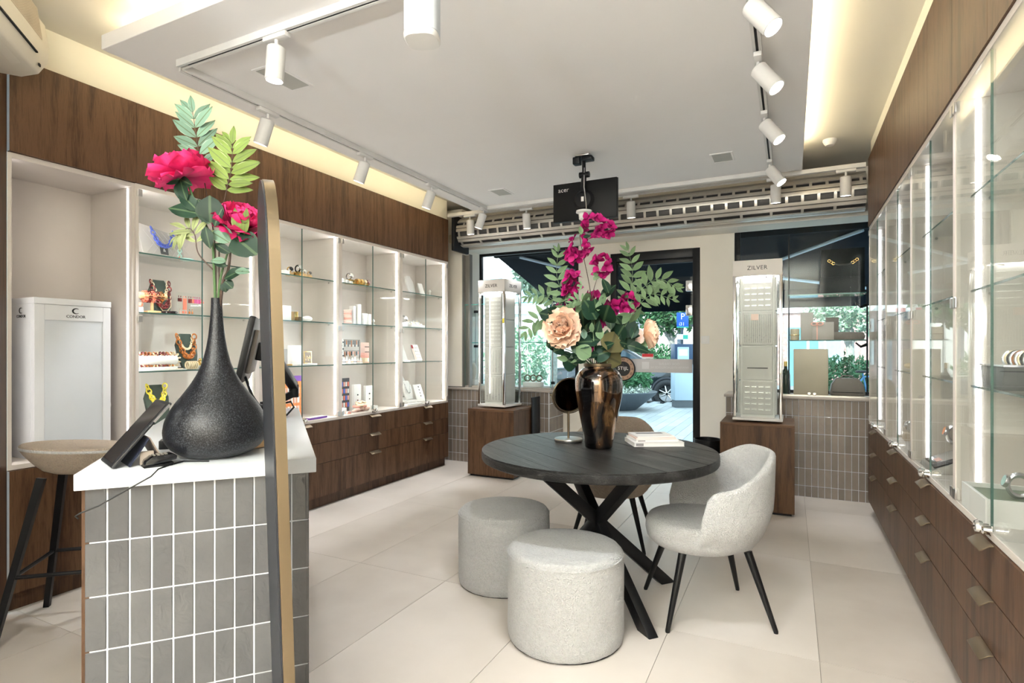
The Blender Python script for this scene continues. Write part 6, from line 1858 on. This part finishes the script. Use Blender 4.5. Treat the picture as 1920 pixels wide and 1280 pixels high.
branch('dark branch leaning right with olive leaves over the gold vase rim', [rim1(.04), W(1150, 660, D1 - .05), W(1175, 640, D1 - .05)], [(1150, 640, .10, 'round', M_LF6), (1146, 672, .09, 'round', M_LF6), (1128, 662, .08, 'round', M_LF3), (1170, 610, .11, 'round', M_LF3), (1182, 645, .085, 'oval', M_LF6), (1178, 645, .09, 'oval', M_LF3), (1192, 650, .085, 'oval', M_LF3), (1205, 655, .07, 'oval', M_LF3), (1190, 620, .07, 'oval', M_LF3), (1192, 592, .085, 'slim', M_LF4), (1160, 625, .08, 'round', M_LF3), (1137, 648, .07, 'oval', M_LF3), (1165, 600, .07, 'oval', M_LF3)], D1 - .05)

# ================================================================ outside the windows
M_PAVE = tile_mat('pale_paving', [(.27, .28, .285), (.34, .35, .35), (.40, .41, .41)], .6, .05, 1.5)
gnd = struct('ground', MB().box(-26, 6.0, -.16, 14, 13.9, -.105).box(-60, 13.9, -.4, 50, 60, -.26), plain('asphalt', (.22, .22, .23), .9), smooth=False)
pm = MB().box(.003, .003, -.05, .167, .997, 0).mesh('paving_strip', smooth=False)
for i in range(30):
    for j in range(8):
        link('paving_strip', pm, M_PAVE, gnd, (-5.0 + .17 * i, 6.02 + j + .5 * (i % 2) - .5 * (j == 0 and i % 2), -.07 - .004 * 0))
kb = struct('trim_6', MB().box(-26, 13.9, -.27, 14, 14.05, -.085), plain('kerb', (.42, .42, .42), .8), smooth=False)

aw = thing('awning', 'dark navy awning stretched out over the shop windows outside', 'awning', (0, 6.0, 2.40))
M_AWN = plain('navy_canvas', (.003, .006, .010), .9, spec=.1)
MB().add([(-3.2, .06, 0), (1.6, .06, 0), (1.6, 1.75, -.40), (-3.2, 1.75, -.40), (-3.2, .06, .02), (1.6, .06, .02), (1.6, 1.75, -.38), (-3.2, 1.75, -.38)], [(0, 1, 2, 3), (7, 6, 5, 4), (0, 4, 5, 1), (1, 5, 6, 2), (2, 6, 7, 3), (3, 7, 4, 0)]).build('canvas', M_AWN, aw, smooth=False)
MB().box(-3.2, 1.751, -.62, 1.6, 1.775, -.36).build('valance', M_AWN, aw, smooth=False)
MB().box(-3.2, .0, -.03, 1.6, .058, .025).build('wall_bar', M_AWN, aw, smooth=False)
M_ARM = plain('arm_blue_grey', (.40, .48, .56), .4, .3)
for x_, e_ in ((-2.9, -2.0), (.6, -.5)):
    MB().tube([(x_, .10, -.03), (e_, 1.0, -.26), (x_ + .2, 1.72, -.42)], .018, 8).build('folding_arm', M_ARM, aw)

# shops across the street
M_FAC1 = plain('pale_render', (.78, .77, .72), .9, vary=.05, vscale=.5)
M_BRK = plain('brick_far', (.40, .26, .24), .9, vary=.3, vscale=8)
M_FGL = plain('far_window', (.28, .42, .47), .15)
M_FFR = plain('far_frame', (.80, .82, .82), .6)
def building(name, label, x0, x1, y, h, mat, wins):
    t = thing(name, label, 'building', (x0, y, -.26))
    MB().box(0, 0, 0, x1 - x0, 8, h).build('wall', mat, t, smooth=False)
    for (wx, wz, ww, wh) in wins:
        w_ = MB().box(wx, -.06, wz, wx + ww, .05, wz + .09).box(wx, -.06, wz + wh - .09, wx + ww, .05, wz + wh).box(wx, -.06, wz + .09, wx + .09, .05, wz + wh - .09).box(wx + ww - .09, -.06, wz + .09, wx + ww, .05, wz + wh - .09).box(wx + ww / 2 - .04, -.06, wz + .09, wx + ww / 2 + .04, .05, wz + wh - .09).build('window', M_FFR, t, smooth=False)
        MB().box(wx + .09, -.02, wz + .09, wx + ww - .09, .0, wz + wh - .09).build('pane', M_FGL, w_, smooth=False)
    return t
b1 = building('street_building', 'pale rendered building across the street with upper windows', -26, -3.2, 30, 13, M_FAC1, [(1 + 2.6 * i, 4.1 + 3.2 * k, 1.9, 1.7) for i in range(8) for k in range(3)])
MB().box(0, -.25, 3.55, 22.8, -.001, 3.75).box(0, -.15, 6.35, 22.8, -.001, 6.5).build('cornice', M_FFR, b1, smooth=False)
b2 = building('street_building', 'brick building across the street behind the right shop window', -3.0, 14, 26, 11, M_BRK, [(1.2 + 2.4 * i, .9 + 3.1 * k, 1.3, 1.8) for i in range(5) for k in range(3)])
MB().box(0, -.12, 3.0, 17, -.001, 3.55).build('white_band', M_FFR, b2, smooth=False)
MB().box(2.9, -.05, .0, 4.0, .04, 2.4).build('door', plain('teal_door', (.10, .28, .36), .5), b2, smooth=False)
cn = thing('shop_canopy', 'grey shop canopy with a red and white fringe across the street', 'canopy', (-9.2, 24.5, -.26))
MB().box(0, 0, 3.0, 7.2, 1.3, 3.5).build('roof', M_FFR, cn, smooth=False)
MB().box(0, .02, 2.45, 7.2, .3, 2.85).build('beam', plain('grey_beam', (.15, .17, .20), .8), cn, smooth=False)
fm = [plain('fringe_red', (.60, .06, .10), .7), M_FFR]
for i in range(24):
    MB().box(.3 * i, -.03, 2.86, .3 * i + .298, .01, 2.995).build('fringe_flap', fm[i % 2], cn, smooth=False)
for x_ in (.2, 2.6, 4.9, 7.0):
    MB().box(x_, .05, 0, x_ + .16, .21, 2.45).build('post', plain('grey_post', (.22, .26, .31), .7) if x_ < .3 else bpy.data.materials['grey_post'], cn, smooth=False)

M_CROWN = leaf_mat('crown_leaf', (.06, .16, .07), (.10, .24, .10), (.04, .10, .04))
M_CROWN2 = leaf_mat('crown_leaf_pale', (.30, .42, .30), (.44, .54, .42), (.2, .3, .2))
M_BARK = plain('pale_bark', (.30, .30, .27), .9, vary=.3, vscale=14)
def foliage(parent, centre, rx, rz, n, L, mat, seed):
    rnd = random.Random(seed)
    mb = MB()
    for i in range(n):
        d = V((rnd.gauss(0, 1), rnd.gauss(0, 1), rnd.gauss(0, 1))).normalized() * rnd.uniform(.25, 1) ** .5
        p = V(centre) + V((d.x * rx, d.y * rx, d.z * rz))
        y = V((rnd.uniform(-1, 1), rnd.uniform(-1, 1), rnd.uniform(-1, 1))).normalized()
        x = y.orthogonal().normalized()
        l = L * rnd.uniform(.6, 1.3)
        z = x.cross(y) * l * .15
        mb.add([p, p + y * l * .5 + x * l * .24 + z, p + y * l, p + y * l * .5 - x * l * .24 + z], [(0, 1, 2, 3)])
    return stuff(mb.build('foliage', mat, parent, smooth=False))
def tree(label, p, h, r, rx, rz, n, L, mat, seed, cat='tree', name='street_tree'):
    t = thing(name, label, cat, p)
    if h:
        MB().tube([(0, 0, 0), (.05, 0, h * .5), (0, .05, h), (-.1, .1, h + rz * .7)], [r, r * .8, r * .7, r * .2], 10).build('trunk', M_BARK, t)
        for a in (0.4, 2.2, 4.0):
            MB().tube([(0, .02, h * .75), (rx * .4 * math.cos(a), rx * .4 * math.sin(a), h + rz * .2)], [r * .45, r * .15], 8).build('branch', M_BARK, t)
    foliage(t, (0, 0, h + rz * .75 if h else rz), rx, rz, n, L, mat, seed)
    return t
def gp(pxx, D, z=-.26):
    p = W(pxx, 653, D)
    return (p.x, p.y, z)
tree('pale-barked street tree behind the left window vitrine', gp(1036, 12.8, -.07), 2.6, .09, .9, .9, 2600, .20, M_CROWN2, 1)
tree('street tree seen through the door beside the parking sign', gp(1258, 22), 2.4, .15, 1.7, 1.2, 2200, .26, M_CROWN, 2)
tree('dense street tree filling the right shop window', gp(1592, 15, -.26), 2.1, .13, 1.25, 1.15, 3200, .15, M_CROWN2, 3)
tree('round green bush below the tree in the right window', gp(1585, 12.5, -.1), 0, 0, .75, .62, 2600, .11, M_CROWN, 4, 'bush', 'green_bush')
tree('green hedge bush seen through the door by the canopy posts', gp(1222, 19.5), 0, 0, 1.3, .85, 2200, .17, M_CROWN, 5, 'bush', 'green_bush')
tree('bush beyond the left window behind the display tower', gp(972, 20), .0, .1, 1.3, 1.15, 2000, .2, M_CROWN2, 6, 'bush', 'green_bush')

# parked car
cx, cy = -6.15, 15.0
car = thing('parked_car', 'black car parked along the kerb outside the door', 'car', (cx, cy, -.26))
M_CAR = plain('car_black', (.010, .014, .020), .12, coat=1.0)
M_CARG = plain('car_glass', (.04, .07, .09), .04)
prof = [(.05, .35), (.0, .62), (.06, .98), (.55, 1.02), (3.1, 1.0), (4.05, .88), (4.35, .70), (4.38, .38)]
MB().prism(prof, 0, 1.85, 'y').build('body', M_CAR, car, bevel=.05, seg=3)
MB().prism([(.30, 1.0), (.62, 1.48), (1.1, 1.60), (2.1, 1.58), (3.0, 1.02)], .14, 1.71, 'y').build('cabin', M_CAR, car, bevel=.05, seg=3)
MB().prism([(.52, 1.06), (.74, 1.44), (1.25, 1.52), (1.25, 1.06)], .125, .139, 'y').build('side_window', M_CARG, car)
MB().prism([(1.32, 1.06), (1.32, 1.52), (2.06, 1.50), (2.75, 1.06)], .125, .139, 'y').build('side_window', M_CARG, car)
MB().add([(.285, .3, 1.08), (.285, 1.55, 1.08), (.585, 1.5, 1.46), (.585, .35, 1.46)], [(0, 1, 2, 3)]).build('rear_window', plain('glass_bright_reflection', (.55, .65, .72), .05), car)  # bright reflection painted as a pale pane colour
for z_ in (.78,):
    MB().box(-.015, -.01, z_, .20, .35, z_ + .13).build('tail_light', plain('tail_red', (.6, .02, .05), .2), car, bevel=.02)
for x_ in (.85, 3.28):
    MB().torus((0, 0, 0), .40, .045, 28, 8, M=Matrix.Translation((x_, .0, .36)) @ Matrix.Rotation(PI / 2, 4, 'X')).build('wheel_arch', plain('arch_trim', (.03, .03, .035), .6) if x_ < 1 else bpy.data.materials['arch_trim'], car)
    wh = MB().torus((0, 0, 0), .29, .075, 36, 12, M=Matrix.Translation((x_, -.03, .36)) @ Matrix.Rotation(PI / 2, 4, 'X')).build('wheel', plain('tyre', (.03, .03, .032), .8) if x_ < 1 else bpy.data.materials['tyre'], car)
    MB().torus((0, 0, 0), .225, .018, 32, 8, M=Matrix.Translation((x_, -.07, .36)) @ Matrix.Rotation(PI / 2, 4, 'X')).cyl((x_, -.095, .36), (x_, -.05, .36), .045, 14).build('rim', M_BLACKP, wh)
    for k in range(7):
        a = 2 * PI * k / 7
        MB().tube([(x_ + .03 * math.cos(a), -.085, .36 + .03 * math.sin(a)), (x_ + .22 * math.cos(a), -.075, .36 + .22 * math.sin(a))], [.022, .012], 6).build('spoke', M_STEEL, wh)

# planter bowl
pl = thing('planter_bowl', 'wide dark planter bowl with shrubs outside the door', 'planter', gp(1160, 12.6, -.07))
MB().lathe([(.001, 0), (.38, 0), (.42, .03), (.80, .34), (.84, .40), (.80, .41), (.74, .36), (.001, .33)], 48, caps=False).build('bowl', plain('slate_bowl', (.07, .085, .10), .5), pl)
foliage(pl, (0, 0, .46), .72, .10, 900, .09, plain('silver_leaf', (.55, .62, .52), .7), 7)
foliage(pl, (.25, 0, .72), .50, .24, 1100, .11, M_CROWN, 8)

# parking ticket machine and its sign
pk_ = thing('parking_meter', 'grey and blue parking ticket machine outside the door', 'parking meter', gp(1280, 13.0, -.068), TH)
MB().box(-.20, -.12, 0, .20, .18, .16).build('plinth', plain('meter_plinth', (.10, .11, .12), .7), pk_)
MB().box(-.22, -.14, .165, .22, .20, .98).build('body', plain('meter_grey', (.42, .52, .60), .4, vary=.02), pk_, bevel=.006)
MB().box(-.22, -.13, .985, .22, .20, 1.45).build('head', plain('meter_navy', (.02, .05, .11), .4), pk_, bevel=.01)
fp = MB().box(-.16, -.146, .90, .10, -.131, 1.38).build('front_panel', plain('meter_panel', (.40, .52, .60), .4), pk_)
MB().box(-.13, -.150, 1.18, .07, -.1465, 1.33).build('screen', plain('meter_screen', (.70, .78, .80), .2), fp)
for k in range(3):
    MB().box(-.13 + .085 * k, -.150, .93, -.07 + .085 * k, -.1465, .99).build('button', M_INK, fp)
sg = thing('parking_sign', 'blue parking sign on a pole above the ticket machine', 'sign', (pk_.location.x, pk_.location.y, pk_.location.z + 1.452), TH)
MB().cyl((0, .05, 0), (0, .05, .72), .03, 12).build('pole', plain('pole_dark', (.04, .06, .08), .5), sg)
MB().box(-.14, .0, .32, .14, .012, .34 + .24).build('plate', plain('sign_blue', (.01, .09, .55), .5), sg) if False else None
pt_ = MB().box(-.135, .0, .40, .135, .014, .72).build('plate', plain('sign_blue', (.012, .10, .60), .5, vary=.02), sg, bevel=.004)
MB().box(-.135, .0, .372, .135, .014, .398).build('green_strip', plain('sign_green', (.03, .38, .28), .5), sg)
link('lettering', text_mesh('P', .20), M_PAPER, pt_, M=Matrix.Translation((0.0, -.002, .625)) @ Matrix.Rotation(PI / 2, 4, 'X'))
link('lettering', text_mesh('i31', .11), M_PAPER, pt_, M=Matrix.Translation((-.02, -.002, .455)) @ Matrix.Rotation(PI / 2, 4, 'X'))
lp = MB().box(-.135, .0, .10, .135, .014, .22).build('info_plate', M_FFR, sg, bevel=.004)
MB().box(.01, -.003, .115, .12, -.0005, .205).build('green_mark', bpy.data.materials['sign_green'], lp)

# bicycle in the right window
bk = thing('bicycle', 'blue bicycle parked outside the right shop window', 'bicycle', gp(1590, 11.3, -.07), 0.5)
M_BK = plain('bike_blue', (.05, .16, .32), .4)
for x_ in (0, 1.05):
    w_ = MB().torus((0, 0, 0), .33, .018, 32, 8, M=Matrix.Translation((x_, 0, .348)) @ Matrix.Rotation(PI / 2, 4, 'X')).build('wheel', bpy.data.materials['tyre'], bk)
    for k in range(8):
        a = PI * k / 8
        MB().cyl((x_ - .32 * math.cos(a), 0, .348 - .32 * math.sin(a)), (x_ + .32 * math.cos(a), 0, .348 + .32 * math.sin(a)), .003, 5).build('spoke', M_SILV, w_)
for a, b in (((0, 0, .348), (.42, 0, .34)), ((.42, 0, .34), (.30, 0, .85)), ((0, 0, .348), (.32, 0, .78)), ((.32, 0, .78), (.85, 0, .82)), ((.42, 0, .34), (.87, 0, .76)), ((1.05, 0, .348), (.84, 0, .95))):
    MB().cyl(a, b, .016, 8).build('frame_tube', M_BK, bk)
MB().box(.18, -.06, .86, .40, .06, .91).build('saddle', M_BLACKP, bk, bevel=.02)
MB().tube([(.70, -.25, 1.0), (.82, -.1, .98), (.84, 0, .96), (.82, .1, .98), (.70, .25, 1.0)], .012, 8).build('handlebar', M_STEEL, bk)
